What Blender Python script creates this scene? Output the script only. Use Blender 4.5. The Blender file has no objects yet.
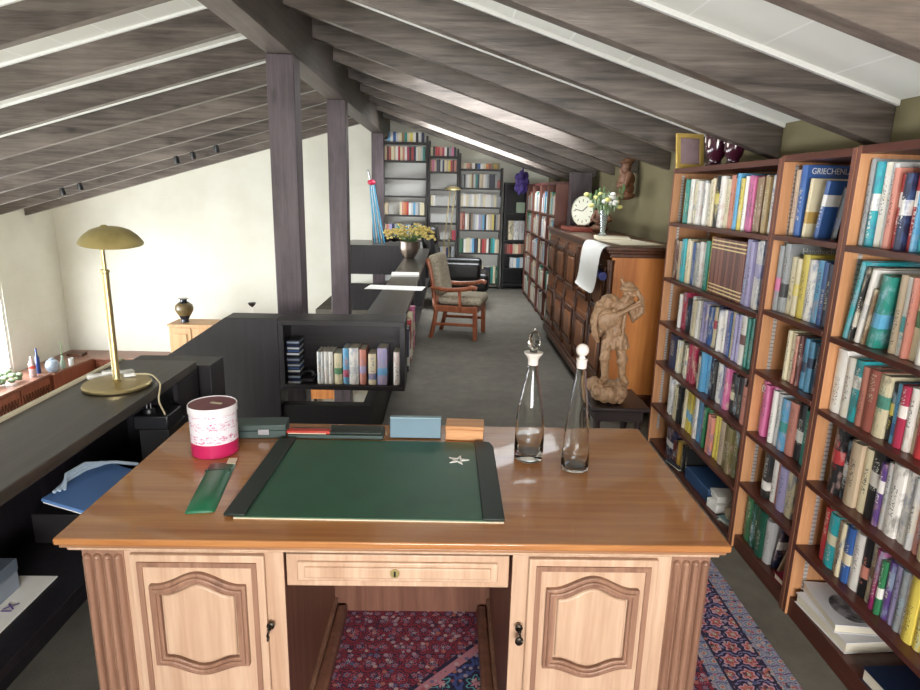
import bpy, bmesh, math, random
from mathutils import Vector, Matrix, Euler
random.seed(7)
SC = bpy.context.scene
COL = SC.collection
PI = math.pi
R = math.radians

# ------------------------------------------------------------------ materials
def lin(c):
    if isinstance(c, str):
        c = [int(c[i:i+2], 16)/255 for i in (0, 2, 4)]
    return tuple((v/12.92 if v <= .04045 else ((v+.055)/1.055)**2.4) for v in c) + (1,)

class NT:
    def __init__(s, name):
        s.m = bpy.data.materials.new(name); s.m.use_nodes = True
        s.t = s.m.node_tree; s.n = s.t.nodes; s.b = s.n['Principled BSDF']
    def add(s, typ, **kw):
        n = s.n.new(typ)
        for k, v in kw.items():
            if k in n.inputs: n.inputs[k].default_value = v
            else: setattr(n, k, v)
        return n
    def link(s, a, b): s.t.links.new(a, b)
    def coord(s, which='Object', scale=(1, 1, 1), loc=(0, 0, 0), rand=False):
        tc = s.add('ShaderNodeTexCoord'); mp = s.add('ShaderNodeMapping')
        mp.inputs['Scale'].default_value = scale; mp.inputs['Location'].default_value = loc
        s.link(tc.outputs[which], mp.inputs['Vector'])
        out = mp.outputs['Vector']
        if rand:
            oi = s.add('ShaderNodeObjectInfo'); ad = s.add('ShaderNodeVectorMath', operation='ADD')
            ml = s.add('ShaderNodeMath', operation='MULTIPLY'); ml.inputs[1].default_value = 37.0
            s.link(oi.outputs['Random'], ml.inputs[0]); s.link(out, ad.inputs[0]); s.link(ml.outputs[0], ad.inputs[1])
            out = ad.outputs[0]
        return out
    def noise(s, vec, scale=5, detail=4, rough=.55, dist=0):
        n = s.add('ShaderNodeTexNoise'); n.inputs['Scale'].default_value = scale
        n.inputs['Detail'].default_value = detail; n.inputs['Roughness'].default_value = rough
        n.inputs['Distortion'].default_value = dist
        s.link(vec, n.inputs['Vector']); return n.outputs['Fac']
    def ramp(s, fac, stops, interp='LINEAR'):
        r = s.add('ShaderNodeValToRGB'); r.color_ramp.interpolation = interp
        e = r.color_ramp.elements
        while len(e) < len(stops): e.new(.5)
        for el, (p, c) in zip(e, stops): el.position = p; el.color = c
        s.link(fac, r.inputs['Fac']); return r.outputs['Color']
    def mix(s, fac, a, b, blend='MIX'):
        m = s.add('ShaderNodeMix', data_type='RGBA', blend_type=blend)
        for sock, v in ((m.inputs[0], fac), (m.inputs[6], a), (m.inputs[7], b)):
            if isinstance(v, (int, float)): sock.default_value = v
            elif isinstance(v, tuple): sock.default_value = v
            else: s.link(v, sock)
        return m.outputs[2]
    def math(s, op, a, b=0., c=None):
        m = s.add('ShaderNodeMath', operation=op)
        for i, v in enumerate((a, b) if c is None else (a, b, c)):
            if isinstance(v, (int, float)): m.inputs[i].default_value = v
            else: s.link(v, m.inputs[i])
        return m.outputs[0]
    def bump(s, h, strength=.2, dist=.01):
        b = s.add('ShaderNodeBump'); b.inputs['Strength'].default_value = strength
        b.inputs['Distance'].default_value = dist
        s.link(h, b.inputs['Height']); s.link(b.outputs[0], s.b.inputs['Normal'])
    def fin(s, color, rough=.5, metal=0, **kw):
        if isinstance(color, tuple): s.b.inputs['Base Color'].default_value = color
        else: s.link(color, s.b.inputs['Base Color'])
        if isinstance(rough, (int, float)): s.b.inputs['Roughness'].default_value = rough
        else: s.link(rough, s.b.inputs['Roughness'])
        s.b.inputs['Metallic'].default_value = metal
        for k, v in kw.items(): s.b.inputs[k].default_value = v
        return s.m

def wood(name, c1, c2, axis='z', rough=.45, scale=1., knots=0., bump=.12, rand=True, spec=.5):
    n = NT(name)
    sc = {'x': (.8, 14, 14), 'y': (14, .8, 14), 'z': (14, 14, .8)}[axis]
    v = n.coord('Object', tuple(k*scale for k in sc), rand=rand)
    f = n.noise(v, 2.2, 6, .6, .6)
    col = n.ramp(f, [(.28, lin(c1)), (.72, lin(c2))])
    v2 = n.coord('Object', tuple(k*scale*3.5 for k in sc), rand=rand)
    f2 = n.noise(v2, 4, 3, .5)
    col = n.mix(n.math('MULTIPLY', f2, .45), col, lin(c1), 'MULTIPLY')
    if knots:
        v3 = n.coord('Object', tuple((2.2 if k > 1 else .8)*scale for k in sc), rand=rand)
        vo = n.add('ShaderNodeTexVoronoi'); vo.inputs['Scale'].default_value = 2.4; n.link(v3, vo.inputs['Vector'])
        k = n.ramp(vo.outputs['Distance'], [(.03, (1, 1, 1, 1)), (.15, (0, 0, 0, 1))])
        col = n.mix(n.math('MULTIPLY', k, knots), col, lin('1c1512'))
        v4 = n.coord('Object', tuple((1.3 if k > 1 else .5)*scale for k in sc), rand=rand)
        st = n.noise(v4, 2.0, 4, .6)
        col = n.mix(n.ramp(st, [(.45, (0, 0, 0, 1)), (.7, (.5, .5, .5, 1))]), col, lin(c2), 'SCREEN')
    n.bump(f2, bump, .004)
    return n.fin(col, rough, **{'Specular IOR Level': spec})

def plain(name, c, rough=.5, metal=0, var=.0, scale=20, bump=0., **kw):
    n = NT(name); col = lin(c)
    v = n.coord('Object', rand=True); f = n.noise(v, scale, 4)
    d = tuple(max(0, x*(1-max(var, .06)*1.6)) for x in col[:3])+(1,)
    col = n.mix(f, col, d)
    if bump: n.bump(f, bump, .003)
    return n.fin(col, rough, metal, **kw)

M = {}
M['beam'] = wood('dark_roof_timber', '332c28', '746a62', 'x', .34, 1, .8, .25)
M['beam_y'] = wood('dark_ridge_timber', '38312e', '5e554e', 'y', .5, 1, .5, .25)
M['post'] = wood('dark_post_timber', '3b3135', '5f5358', 'z', .45, 1, .6, .2)
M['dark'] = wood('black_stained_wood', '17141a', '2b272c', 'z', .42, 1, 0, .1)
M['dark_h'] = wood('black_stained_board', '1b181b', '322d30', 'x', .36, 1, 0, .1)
M['dark_sheen_y'] = wood('black_ledge_with_sheen', '34312d', '4d4944', 'y', .3, 1, 0, .1)  # black tops lightened: window sheen is put into the base colour
M['shelf_d'] = wood('dark_shelf_wood', '2a2627', '433d3c', 'z', .5)
M['niche'] = plain('black_cabinet_paint', '141213', .5)
M['mahog'] = wood('mahogany_shelf', '4a241c', '6b3a2e', 'y', .3, 1, 0, .05)
M['mahog_z'] = wood('mahogany_edge', '6e4034', '8a5647', 'z', .4, 1, 0, .05)
M['side'] = wood('lit_mahogany_side', 'b98358', 'd6a578', 'z', .45, 1, 0, .05)  # mahogany veneer; the light it catches is put into the colour
M['deskt'] = wood('walnut_desk_top', '9a6238', 'c08a52', 'x', .25, .6, 0, .03)
M['deskt'].node_tree.nodes['Principled BSDF'].inputs['Coat Weight'].default_value = .5
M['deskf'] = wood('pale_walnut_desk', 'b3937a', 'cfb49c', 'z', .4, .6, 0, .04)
M['deskm'] = wood('walnut_moulding', '7c5a49', 'a8836c', 'z', .38, .8, 0, .05)
M['deskmx'] = wood('walnut_moulding_run', '8a6044', 'b28863', 'x', .32, .8, 0, .05)
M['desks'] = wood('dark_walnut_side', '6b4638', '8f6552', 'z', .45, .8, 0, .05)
M['cab'] = wood('dark_oak_cabinet', '6b3f24', 'b27040', 'z', .35, .8, 0, .08)
M['cabside'] = wood('orange_cabinet_side', 'b8713a', 'd99551', 'z', .35, .5, 0, .04)
M['cabm'] = wood('dark_oak_moulding', '3d2318', '6e4228', 'y', .35, .8, 0, .06)
M['chair'] = wood('red_beech', '8f4a30', 'c07a55', 'z', .35, 1, 0, .05)
M['statue'] = plain('carved_limewood', 'ba9470', .5, var=.45, scale=45, bump=.8)
M['carve'] = plain('carved_dark_wood', '80553a', .5, var=.5, scale=30, bump=.8)
M['ped'] = wood('black_pedestal_wood', '1e1717', '3a2c2b', 'x', .35)
M['lowcab'] = wood('red_brown_sideboard', '6e3a2a', '96583f', 'z', .4)
M['lowtop'] = wood('sideboard_top', '7d5748', '9d7563', 'x', .35)
M['pine'] = wood('pine_cupboard', 'b98e60', 'd6b083', 'z', .5)
M['brass'] = plain('brushed_brass', 'c4b283', .36, .85, var=.15, scale=30)
M['brass2'] = plain('aged_brass', 'b5a56c', .42, .5, var=.3)
M['steel'] = plain('steel', 'a8a8ad', .3, 1)
M['iron'] = plain('dark_iron', '3b3630', .4, .9, var=.3)
M['black'] = plain('black_plastic', '111216', .4)
M['leather'] = plain('black_leather', '0c0b0c', .4, bump=.2)
M['white'] = plain('white_paper', 'e9e8e4', .8)
M['page'] = plain('book_pages', 'd9d2c0', .9)
M['cream'] = plain('cream_card', 'd8cdb4', .7)
M['cord'] = plain('cream_cable', 'b9ad8c', .5)
M['blue'] = plain('blue_folder', '5b7fb4', .5)
M['lblue'] = plain('pale_blue_cable', 'aebfcf', .5)
M['silver'] = plain('silver_box', '8b95a3', .35, .3)
M['green'] = plain('green_leather', '2c5a44', .42, var=.25, scale=8, bump=.1)
M['greend'] = plain('dark_green_leather', '15261f', .5, var=.35, scale=12, bump=.15)
M['green2'] = plain('emerald_leather', '1f6a48', .35, var=.2, bump=.15)
M['grbox'] = plain('grey_green_box', '3a4b48', .5, var=.2)
M['red'] = plain('red_plastic', 'b23a30', .4)
M['slate'] = plain('slate_blue_card', '5f7d8d', .55)
M['blockw'] = wood('light_wood_block', 'c18a58', 'd8a877', 'x', .5)
M['pot'] = plain('hammered_pewter', '8f8278', .35, .9, var=.2, bump=.4)
M['stem'] = plain('leaf_green', '5f7d4a', .6, var=.3)
M['leafp'] = plain('pale_leaf', '93a985', .6, var=.3)
M['yel'] = plain('yellow_petals', 'ecd47c', .6, var=.3)
M['ypale'] = plain('pale_yellow_petals', 'e3dc8a', .6, var=.2)
M['purple'] = plain('purple_cloth', '3a2370', .7, var=.4, bump=.3)
M['clockf'] = plain('cream_clock_face', 'dcdcc8', .5)
M['frost'] = plain('frosted_glass', 'e6dcd6', .35, 0)
M['cush_w'] = plain('cream_upholstery', 'c9beb0', .9, bump=.3)
M['wframe'] = plain('white_window_paint', 'eeeeea', .5)
M['skirtw'] = plain('white_trim_paint', 'f2f2ee', .5)
M['vase'] = plain('dark_blue_porcelain', '20222e', .2)
M['gold'] = plain('gilt', 'd0b060', .4, .4)
M['tinw'] = None
M['pink'] = plain('magenta_band', 'b51d55', .35)
M['maroonlid'] = plain('maroon_lid', '7b3a44', .35, .3)
M['strip'] = None

def m_glass():
    n = NT('clear_glass'); n.fin((.97, .985, .98, 1), .02, 0, **{'Transmission Weight': 1., 'IOR': 1.38}); return n.m
M['glass'] = m_glass()

def m_wall():
    n = NT('white_painted_brick'); v = n.coord('Object', rot if False else (1, 1, 1))
    sp = n.add('ShaderNodeSeparateXYZ'); n.link(v, sp.inputs[0])
    cb = n.add('ShaderNodeCombineXYZ'); n.link(n.math('ADD', sp.outputs[0], sp.outputs[1]), cb.inputs[0]); n.link(sp.outputs[2], cb.inputs[1])
    br = n.add('ShaderNodeTexBrick'); br.inputs['Scale'].default_value = 1.
    br.inputs['Brick Width'].default_value = .5; br.inputs['Row Height'].default_value = .25
    br.inputs['Mortar Size'].default_value = .008; br.inputs['Mortar Smooth'].default_value = .6
    n.link(cb.outputs[0], br.inputs['Vector'])
    f = n.noise(v, 1.2, 5)
    g = n.noise(v, 25, 4)
    col = n.ramp(f, [(.3, lin('d6d4c6')), (.7, lin('e4e3d8'))])
    h = n.math('ADD', n.math('MULTIPLY', br.outputs['Fac'], -.6), n.math('MULTIPLY', g, .4))
    n.bump(h, .25, .01)
    return n.fin(col, .8)
M['wall'] = m_wall()
M['olive'] = plain('olive_plaster', '6f674a', .85, var=.15, scale=4, bump=.1)

def m_ceiling():
    n = NT('white_ceiling_panels'); v = n.coord('Object')
    sp = n.add('ShaderNodeSeparateXYZ'); n.link(v, sp.inputs[0])
    fr = n.math('FRACT', n.math('MULTIPLY', sp.outputs[0], 3.4))
    ln = n.math('LESS_THAN', fr, .03)
    f = n.noise(v, 2, 3)
    col = n.ramp(f, [(.3, lin('e0e0d8')), (.7, lin('e8e8e0'))])
    col = n.mix(ln, col, lin('f2f2ec'))
    n.bump(ln, .4, .004)
    return n.fin(col, .75)
M['ceil'] = m_ceiling()
def m_tan():
    n = NT('tan_woven_panel'); v = n.coord('Object')
    w = n.add('ShaderNodeTexWave'); w.inputs['Scale'].default_value = 30; w.inputs['Distortion'].default_value = 1.5; n.link(v, w.inputs['Vector'])
    w2 = n.add('ShaderNodeTexWave', bands_direction='Y'); w2.inputs['Scale'].default_value = 30; w2.inputs['Distortion'].default_value = 1.5; n.link(v, w2.inputs['Vector'])
    f = n.math('MULTIPLY', w.outputs['Fac'], w2.outputs['Fac'])
    n.bump(f, .4, .004)
    return n.fin(n.mix(f, lin('978a75'), lin('b3a58d')), .8)
M['tan'] = m_tan()
def m_carpet():
    n = NT('grey_brown_carpet'); v = n.coord('Object')
    a = n.noise(v, 180, 3); b = n.noise(v, 2.5, 5, .6); c = n.noise(v, 12, 4)
    col = n.ramp(n.math('ADD', n.math('MULTIPLY', b, .6), n.math('MULTIPLY', c, .4)), [(.3, lin('57534b')), (.7, lin('787369'))])
    col = n.mix(n.math('MULTIPLY', a, .5), col, lin('504b43'))
    n.bump(a, .5, .004)
    return n.fin(col, .95)
M['carpet'] = m_carpet()
def m_tin():
    n = NT('printed_tin'); v = n.coord('Object')
    sp = n.add('ShaderNodeSeparateXYZ'); n.link(v, sp.inputs[0])
    v2 = n.coord('Object', (1, 1, 2.6))
    f = n.noise(v2, 42, 5, .7, 1.5)
    k = n.ramp(f, [(.53, (0, 0, 0, 1)), (.56, (1, 1, 1, 1))])
    w = n.add('ShaderNodeTexWave', bands_direction='Z'); w.inputs['Scale'].default_value = 7.; n.link(v, w.inputs['Vector'])
    k = n.math('MULTIPLY', k, n.math('GREATER_THAN', w.outputs['Fac'], .3))
    col = n.mix(k, lin('e4dfe6'), lin('c46f97'))
    low = n.math('LESS_THAN', sp.outputs[2], .05)
    col = n.mix(low, col, lin('b32156'))
    return n.fin(col, .3)
M['tinw'] = m_tin()
def m_strip():
    n = NT('slotted_metal_strip'); v = n.coord('Object')
    sp = n.add('ShaderNodeSeparateXYZ'); n.link(v, sp.inputs[0])
    s = n.math('LESS_THAN', n.math('FRACT', n.math('MULTIPLY', sp.outputs[2], 55)), .3)
    return n.fin(n.mix(s, lin('ded8d4'), lin('b0a69f')), .35, .5)
M['strip'] = m_strip()
def m_tapestry():
    n = NT('grey_patterned_fabric'); v = n.coord('Object')
    f = n.noise(v, 35, 5, .7); g = n.noise(v, 9, 3)
    col = n.ramp(f, [(.35, lin('77715f')), (.5, lin('a7a08c')), (.65, lin('bcab94'))])
    col = n.mix(n.math('MULTIPLY', g, .4), col, lin('6e5648'))
    n.bump(f, .4, .004)
    return n.fin(col, .95)
M['fabric'] = m_tapestry()

def m_rug():
    n = NT('persian_rug'); v = n.coord('Object')
    sp = n.add('ShaderNodeSeparateXYZ'); n.link(v, sp.inputs[0])
    X, Y = sp.outputs[0], sp.outputs[1]
    HX, HY = 1.11, 1.35
    # distance from rug edge
    dx = n.math('SUBTRACT', HX, n.math('ABSOLUTE', X)); dy = n.math('SUBTRACT', HY, n.math('ABSOLUTE', Y))
    d = n.math('MINIMUM', dx, dy)
    def rosettes(sx, pal, off=0.):
        # repeating flower lattice: staggered cells, petals by angle, rings by radius
        gy = n.math('ADD', n.math('MULTIPLY', Y, sx), off)
        row = n.math('FLOOR', gy)
        sh = n.math('MULTIPLY', n.math('MODULO', n.math('ABSOLUTE', row), 2.), .5)
        gx = n.math('ADD', n.math('ADD', n.math('MULTIPLY', X, sx), sh), off)
        fx = n.math('SUBTRACT', n.math('FRACT', gx), .5); fy = n.math('SUBTRACT', n.math('FRACT', gy), .5)
        r = n.math('SQRT', n.math('ADD', n.math('MULTIPLY', fx, fx), n.math('MULTIPLY', fy, fy)))
        a = n.math('ARCTAN2', fy, fx)
        pet = n.math('MULTIPLY', n.math('COSINE', n.math('MULTIPLY', a, 6.)), .06)
        nz = n.math('MULTIPLY', n.math('SUBTRACT', n.noise(n.coord('Object'), 60, 2), .5), .22)
        rr = n.math('ADD', n.math('ADD', r, pet), nz)
        return n.ramp(rr, pal, 'CONSTANT')
    red, navy, pink, lil, salm = lin('8e2a38'), lin('1c1b3c'), lin('b06070'), lin('8f86a6'), lin('a8483e')
    field = rosettes(13, [(0, lin('b9a7ae')), (.08, navy), (.16, lin('a84a58')), (.27, navy), (.33, red), (.44, lin('3a1c38')), (.5, red), (.62, navy)])
    f2 = rosettes(21, [(0, salm), (.1, lil), (.2, navy), (.3, (0, 0, 0, 1))], .37)
    k2 = rosettes(21, [(0, (1, 1, 1, 1)), (.3, (0, 0, 0, 1))], .37)
    field = n.mix(n.math('MULTIPLY', k2, .8), field, f2)
    main = rosettes(14, [(0, lin('c8b8a8')), (.1, navy), (.15, lin('c0614e')), (.28, lin('c39ab0')), (.38, navy), (.52, lin('7f79a6')), (.6, navy)], .2)
    stripe = rosettes(24, [(0, lin('b55a52')), (.14, lin('c9b9b0')), (.24, lin('6f86a0')), (.4, lin('a09aae')), (.55, lin('5d5480'))], .1)
    # central medallion: navy with pink wavy outline
    m1 = n.math('ADD', n.math('ABSOLUTE', n.math('ADD', X, -.1)), n.math('MULTIPLY', n.math('ABSOLUTE', Y), 1.0))
    m1 = n.math('ADD', m1, n.math('MULTIPLY', n.math('SINE', n.math('MULTIPLY', n.math('SUBTRACT', X, Y), 26.)), .02))
    med = n.math('LESS_THAN', m1, .66); ring = n.math('LESS_THAN', m1, .73); ring2 = n.math('LESS_THAN', m1, .76)
    medc = rosettes(8, [(0, lin('c98a9a')), (.12, navy), (.2, lin('5fa3a8')), (.26, navy), (.4, lin('3c4f8c')), (.5, lin('24244e'))], .3)
    field = n.mix(ring2, field, navy); field = n.mix(ring, field, lin('bb7f8b')); field = n.mix(med, field, medc)
    col = n.mix(n.math('GREATER_THAN', d, .31), stripe, field)
    inmain = n.math('MULTIPLY', n.math('GREATER_THAN', d, .08), n.math('LESS_THAN', d, .24))
    col = n.mix(inmain, col, main)
    for e in (.078, .245, .31):
        ln = n.math('LESS_THAN', n.math('ABSOLUTE', n.math('SUBTRACT', d, e)), .005)
        col = n.mix(ln, col, lin('231f3f'))
    vb = n.add('ShaderNodeTexVoronoi'); vb.inputs['Scale'].default_value = 48; n.link(n.coord('Object'), vb.inputs['Vector'])
    cs = n.add('ShaderNodeSeparateColor'); n.link(vb.outputs['Color'], cs.inputs[0])
    spk = n.ramp(cs.outputs[0], [(0, navy), (.2, lin('a8505a')), (.4, lin('b5a2b0')), (.55, lin('c07868')), (.7, lin('4d5f8c')), (.85, lin('c9b4b0'))], 'CONSTANT')
    msk = n.math('MULTIPLY', n.math('LESS_THAN', vb.outputs['Distance'], .42), n.math('GREATER_THAN', cs.outputs[1], .45))
    col = n.mix(n.math('MULTIPLY', msk, .75), col, spk)
    fz = n.noise(n.coord('Object'), 320, 2); n.bump(fz, .5, .004)
    col = n.mix(n.math('MULTIPLY', fz, .3), col, lin('2a1a22'))
    return n.fin(col, .95)
M['rug'] = m_rug()

PAL = dict(white='e6e3dc', cream='dccfa8', lightgrey='c2c4c4', grey='8f9496', black='1a1a1d', navy='1d2549', blue='2b5aa6',
 skyblue='4f9fd0', teal='1f8a7a', turquoise='1fb0bb', green='2c7d4d', darkgreen='12543f', olive='7f7440', yellow='e0c94a',
 ochre='b88a2a', orange='d97a3a', salmon='d07f6c', rust='a85446', red='c0282e', crimson='b8254a', pink='d9609a', magenta='a8246e',
 purple='5a3a86', lilac='9f98c6', brown='8a6a4a', maroon='5f2420', tan='b0925a', beige='c3ab8c')
def soft(c):
    v = [int(c[i:i+2], 16) for i in (0, 2, 4)]; g = sum(v)/3
    return ''.join('%02x' % int(min(255, g+(x-g)*.84+6)) for x in v)
PAL = {k: soft(c) for k, c in PAL.items()}
WORD = dict(lightgrey='pale grey', skyblue='sky blue', darkgreen='dark green', rust='rust red', lilac='lilac')
BM = {}
def bookmat(c, c2=None):
    k = (c, c2)
    if k in BM: return BM[k]
    n = NT('book_cover_'+c+('_'+c2 if c2 else ''))
    g = n.add('ShaderNodeTexCoord'); sp = n.add('ShaderNodeSeparateXYZ'); n.link(g.outputs['Generated'], sp.inputs[0])
    GY, GZ = sp.outputs[1], sp.outputs[2]
    oi = n.add('ShaderNodeObjectInfo'); rnd = oi.outputs['Random']
    base = lin(PAL[c]); lum = sum(base[:3])/3
    alt = lin(PAL[c2]) if c2 else (lin('2c2c33') if lum > .3 else lin('d9d2bd'))
    dk = tuple(v*.75 for v in base[:3])+(1,)
    col = n.mix(n.math('MULTIPLY', rnd, .7), base, dk)
    if c2:
        lo = n.math('ADD', n.math('MULTIPLY', rnd, .45), .12)
        inb = n.math('MULTIPLY', n.math('GREATER_THAN', GZ, lo), n.math('LESS_THAN', GZ, n.math('ADD', lo, .2)))
        col = n.mix(n.math('MULTIPLY', inb, .9), col, alt)
    v5 = n.coord('Object', (9, 26, 11), rand=True)
    mo = n.ramp(n.noise(v5, 1.5, 4, .6), [(.5, (0, 0, 0, 1)), (.64, (1, 1, 1, 1))])
    hue = n.ramp(n.math('FRACT', n.math('MULTIPLY', rnd, 13.7)), [(0, lin('d8cfb4')), (.2, lin('3f5f96')), (.4, lin('c7a6a0')), (.6, lin('4a4038')), (.8, lin('9ab4c4'))], 'CONSTANT')
    col = n.mix(n.math('MULTIPLY', mo, n.math('MULTIPLY', n.math('GREATER_THAN', n.math('FRACT', n.math('MULTIPLY', rnd, 5.1)), .45), .6)), col, hue)
    v = n.coord('Object', (30, 95, 120), rand=True)
    f = n.noise(v, 1.6, 2, .5)
    k = n.ramp(f, [(.53, (0, 0, 0, 1)), (.58, (1, 1, 1, 1))])
    my = n.math('LESS_THAN', n.math('ABSOLUTE', n.math('SUBTRACT', GY, .5)), .24)
    lo2 = n.math('MULTIPLY', n.math('FRACT', n.math('MULTIPLY', rnd, 7.3)), .4)
    mz = n.math('MULTIPLY', n.math('GREATER_THAN', GZ, n.math('ADD', lo2, .1)), n.math('LESS_THAN', GZ, n.math('ADD', lo2, .55)))
    col = n.mix(n.math('MULTIPLY', n.math('MULTIPLY', k, my), n.math('MULTIPLY', mz, .75)), col, alt)
    n.fin(col, .4)
    BM[k] = n.m; return n.m
def gilt():
    n = NT('gilt_banded_binding'); g = n.add('ShaderNodeTexCoord'); sp = n.add('ShaderNodeSeparateXYZ'); n.link(g.outputs['Generated'], sp.inputs[0])
    Z = sp.outputs[2]; col = lin('5a2a20'); acc = None
    for z in (.05, .11, .17, .82, .88, .95):
        b = n.math('LESS_THAN', n.math('ABSOLUTE', n.math('SUBTRACT', Z, z)), .011)
        acc = b if acc is None else n.math('MAXIMUM', acc, b)
    f = n.noise(n.coord('Object', (20, 200, 20)), 4, 2)
    oi = n.add('ShaderNodeObjectInfo'); c = n.mix(oi.outputs['Random'], lin('4a2218'), lin('8a5442'))
    return n.fin(n.mix(acc, c, lin('d8c48e')), .4)
BM['gilt'] = gilt()

# ------------------------------------------------------------------ mesh tools
class MB:
    def __init__(s): s.v = []; s.f = []; s.mi = []; s.mats = []
    def slot(s, m):
        if m not in s.mats: s.mats.append(m)
        return s.mats.index(m)
    def add(s, vs, fs, m, X=None):
        k = len(s.v)
        s.v += [tuple(X @ Vector(p)) if X else tuple(p) for p in vs]
        mi = s.slot(m)
        for i, f in enumerate(fs): s.f.append(tuple(k+j for j in f)); s.mi.append(mi)
        return s
    def box(s, x0, x1, y0, y1, z0, z1, m, X=None, fm=None):
        vs = [(x, y, z) for x in (x0, x1) for y in (y0, y1) for z in (z0, z1)]
        F = {'-x': (0, 1, 3, 2), '+x': (4, 6, 7, 5), '-y': (0, 4, 5, 1), '+y': (2, 3, 7, 6), '-z': (0, 2, 6, 4), '+z': (1, 5, 7, 3)}
        k = len(s.v); s.v += [tuple(X @ Vector(p)) if X else p for p in vs]
        for n, f in F.items():
            s.f.append(tuple(k+j for j in f)); s.mi.append(s.slot((fm or {}).get(n, m)))
        return s
    def prism(s, pts, a0, a1, m, axis='y', X=None):
        # pts: polygon (u,v); extruded along axis
        def P(u, v, a): return {'y': (u, a, v), 'x': (a, u, v), 'z': (u, v, a)}[axis]
        n = len(pts)
        vs = [P(u, v, a0) for u, v in pts]+[P(u, v, a1) for u, v in pts]
        fs = [tuple(range(n)), tuple(range(2*n-1, n-1, -1))]+[(i, i+n, (i+1) % n+n, (i+1) % n) for i in range(n)]
        return s.add(vs, fs, m, X)
    def lathe(s, prof, m, n=28, X=None, cap=True):
        vs = []; fs = []
        for r, z in prof:
            for i in range(n): a = 2*PI*i/n; vs.append((r*math.cos(a), r*math.sin(a), z))
        for j in range(len(prof)-1):
            for i in range(n):
                fs.append((j*n+i, j*n+(i+1) % n, (j+1)*n+(i+1) % n, (j+1)*n+i))
        if cap:
            if prof[0][0] > 1e-5: fs.append(tuple(range(n))[::-1])
            if prof[-1][0] > 1e-5: fs.append(tuple((len(prof)-1)*n+i for i in range(n)))
        return s.add(vs, fs, m, X)
    def tube(s, pts, r, m, n=10, X=None):
        pts = [Vector(p) for p in pts]; rs = r if isinstance(r, (list, tuple)) else [r]*len(pts)
        vs = []; fs = []; up = Vector((0, 0, 1)); t0 = (pts[1]-pts[0]).normalized()
        if abs(t0.dot(up)) > .95: up = Vector((1, 0, 0))
        a = t0.cross(up).normalized()
        for i, p in enumerate(pts):
            t = (pts[min(i+1, len(pts)-1)]-pts[max(i-1, 0)]).normalized()
            a = (a-t*a.dot(t)).normalized(); b = t.cross(a)
            for k in range(n):
                q = 2*PI*k/n; vs.append(p+(a*math.cos(q)+b*math.sin(q))*rs[i])
        for j in range(len(pts)-1):
            for k in range(n): fs.append((j*n+k, j*n+(k+1) % n, (j+1)*n+(k+1) % n, (j+1)*n+k))
        fs.append(tuple(range(n))[::-1]); fs.append(tuple((len(pts)-1)*n+k for k in range(n)))
        return s.add(vs, fs, m, X)
    def ball(s, c, r, m, n=14, sc=(1, 1, 1), X=None):
        prof = [(r*math.sin(PI*i/8), -r*math.cos(PI*i/8)) for i in range(9)]
        prof[0] = (1e-4, -r); prof[-1] = (1e-4, r)
        Y = Matrix.Translation(c) @ Matrix.Diagonal((*sc, 1))
        return s.lathe(prof, m, n, (X @ Y) if X else Y)
    def bar(s, p, q, w, h, m, X=None):
        p, q = Vector(p), Vector(q); t = (q-p).normalized(); up = Vector((0, 0, 1))
        if abs(t.dot(up)) > .97: up = Vector((0, 1, 0))
        a = t.cross(up).normalized(); b = a.cross(t); vs = []
        for c in (p, q):
            for i, j in ((-1, -1), (1, -1), (1, 1), (-1, 1)): vs.append(c+a*i*w/2+b*j*h/2)
        return s.add(vs, [(3, 2, 1, 0), (4, 5, 6, 7), (0, 1, 5, 4), (1, 2, 6, 5), (2, 3, 7, 6), (3, 0, 4, 7)], m, X)
    def build(s, name, parent=None, bevel=0, smooth=35, loc=None, rot=None, world=True, subsurf=0, mods=()):
        me = bpy.data.meshes.new(name)
        off = Vector((0, 0, 0))
        if parent is not None and world:
            o = parent
            while o: off += o.location; o = o.parent
        if loc is not None: off = Vector((0, 0, 0)) if parent is not None and not world else off
        me.from_pydata([tuple(Vector(v)-off) for v in s.v], [], s.f)
        for m in s.mats: me.materials.append(m)
        me.polygons.foreach_set('material_index', s.mi)
        bm = bmesh.new(); bm.from_mesh(me); bmesh.ops.recalc_face_normals(bm, faces=bm.faces)
        if smooth:
            for f in bm.faces: f.smooth = True
            for e in bm.edges:
                if len(e.link_faces) != 2 or e.calc_face_angle(0) > R(smooth): e.smooth = False
        bm.to_mesh(me); bm.free(); me.update()
        ob = bpy.data.objects.new(name, me); COL.objects.link(ob)
        if parent is not None: ob.parent = parent
        if loc is not None: ob.location = loc
        if rot is not None: ob.rotation_euler = rot
        if bevel:
            b = ob.modifiers.new('b', 'BEVEL'); b.width = bevel; b.segments = 2; b.limit_method = 'ANGLE'; b.angle_limit = R(40)
        if subsurf:
            b = ob.modifiers.new('s', 'SUBSURF'); b.levels = subsurf; b.render_levels = subsurf
        return ob

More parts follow.
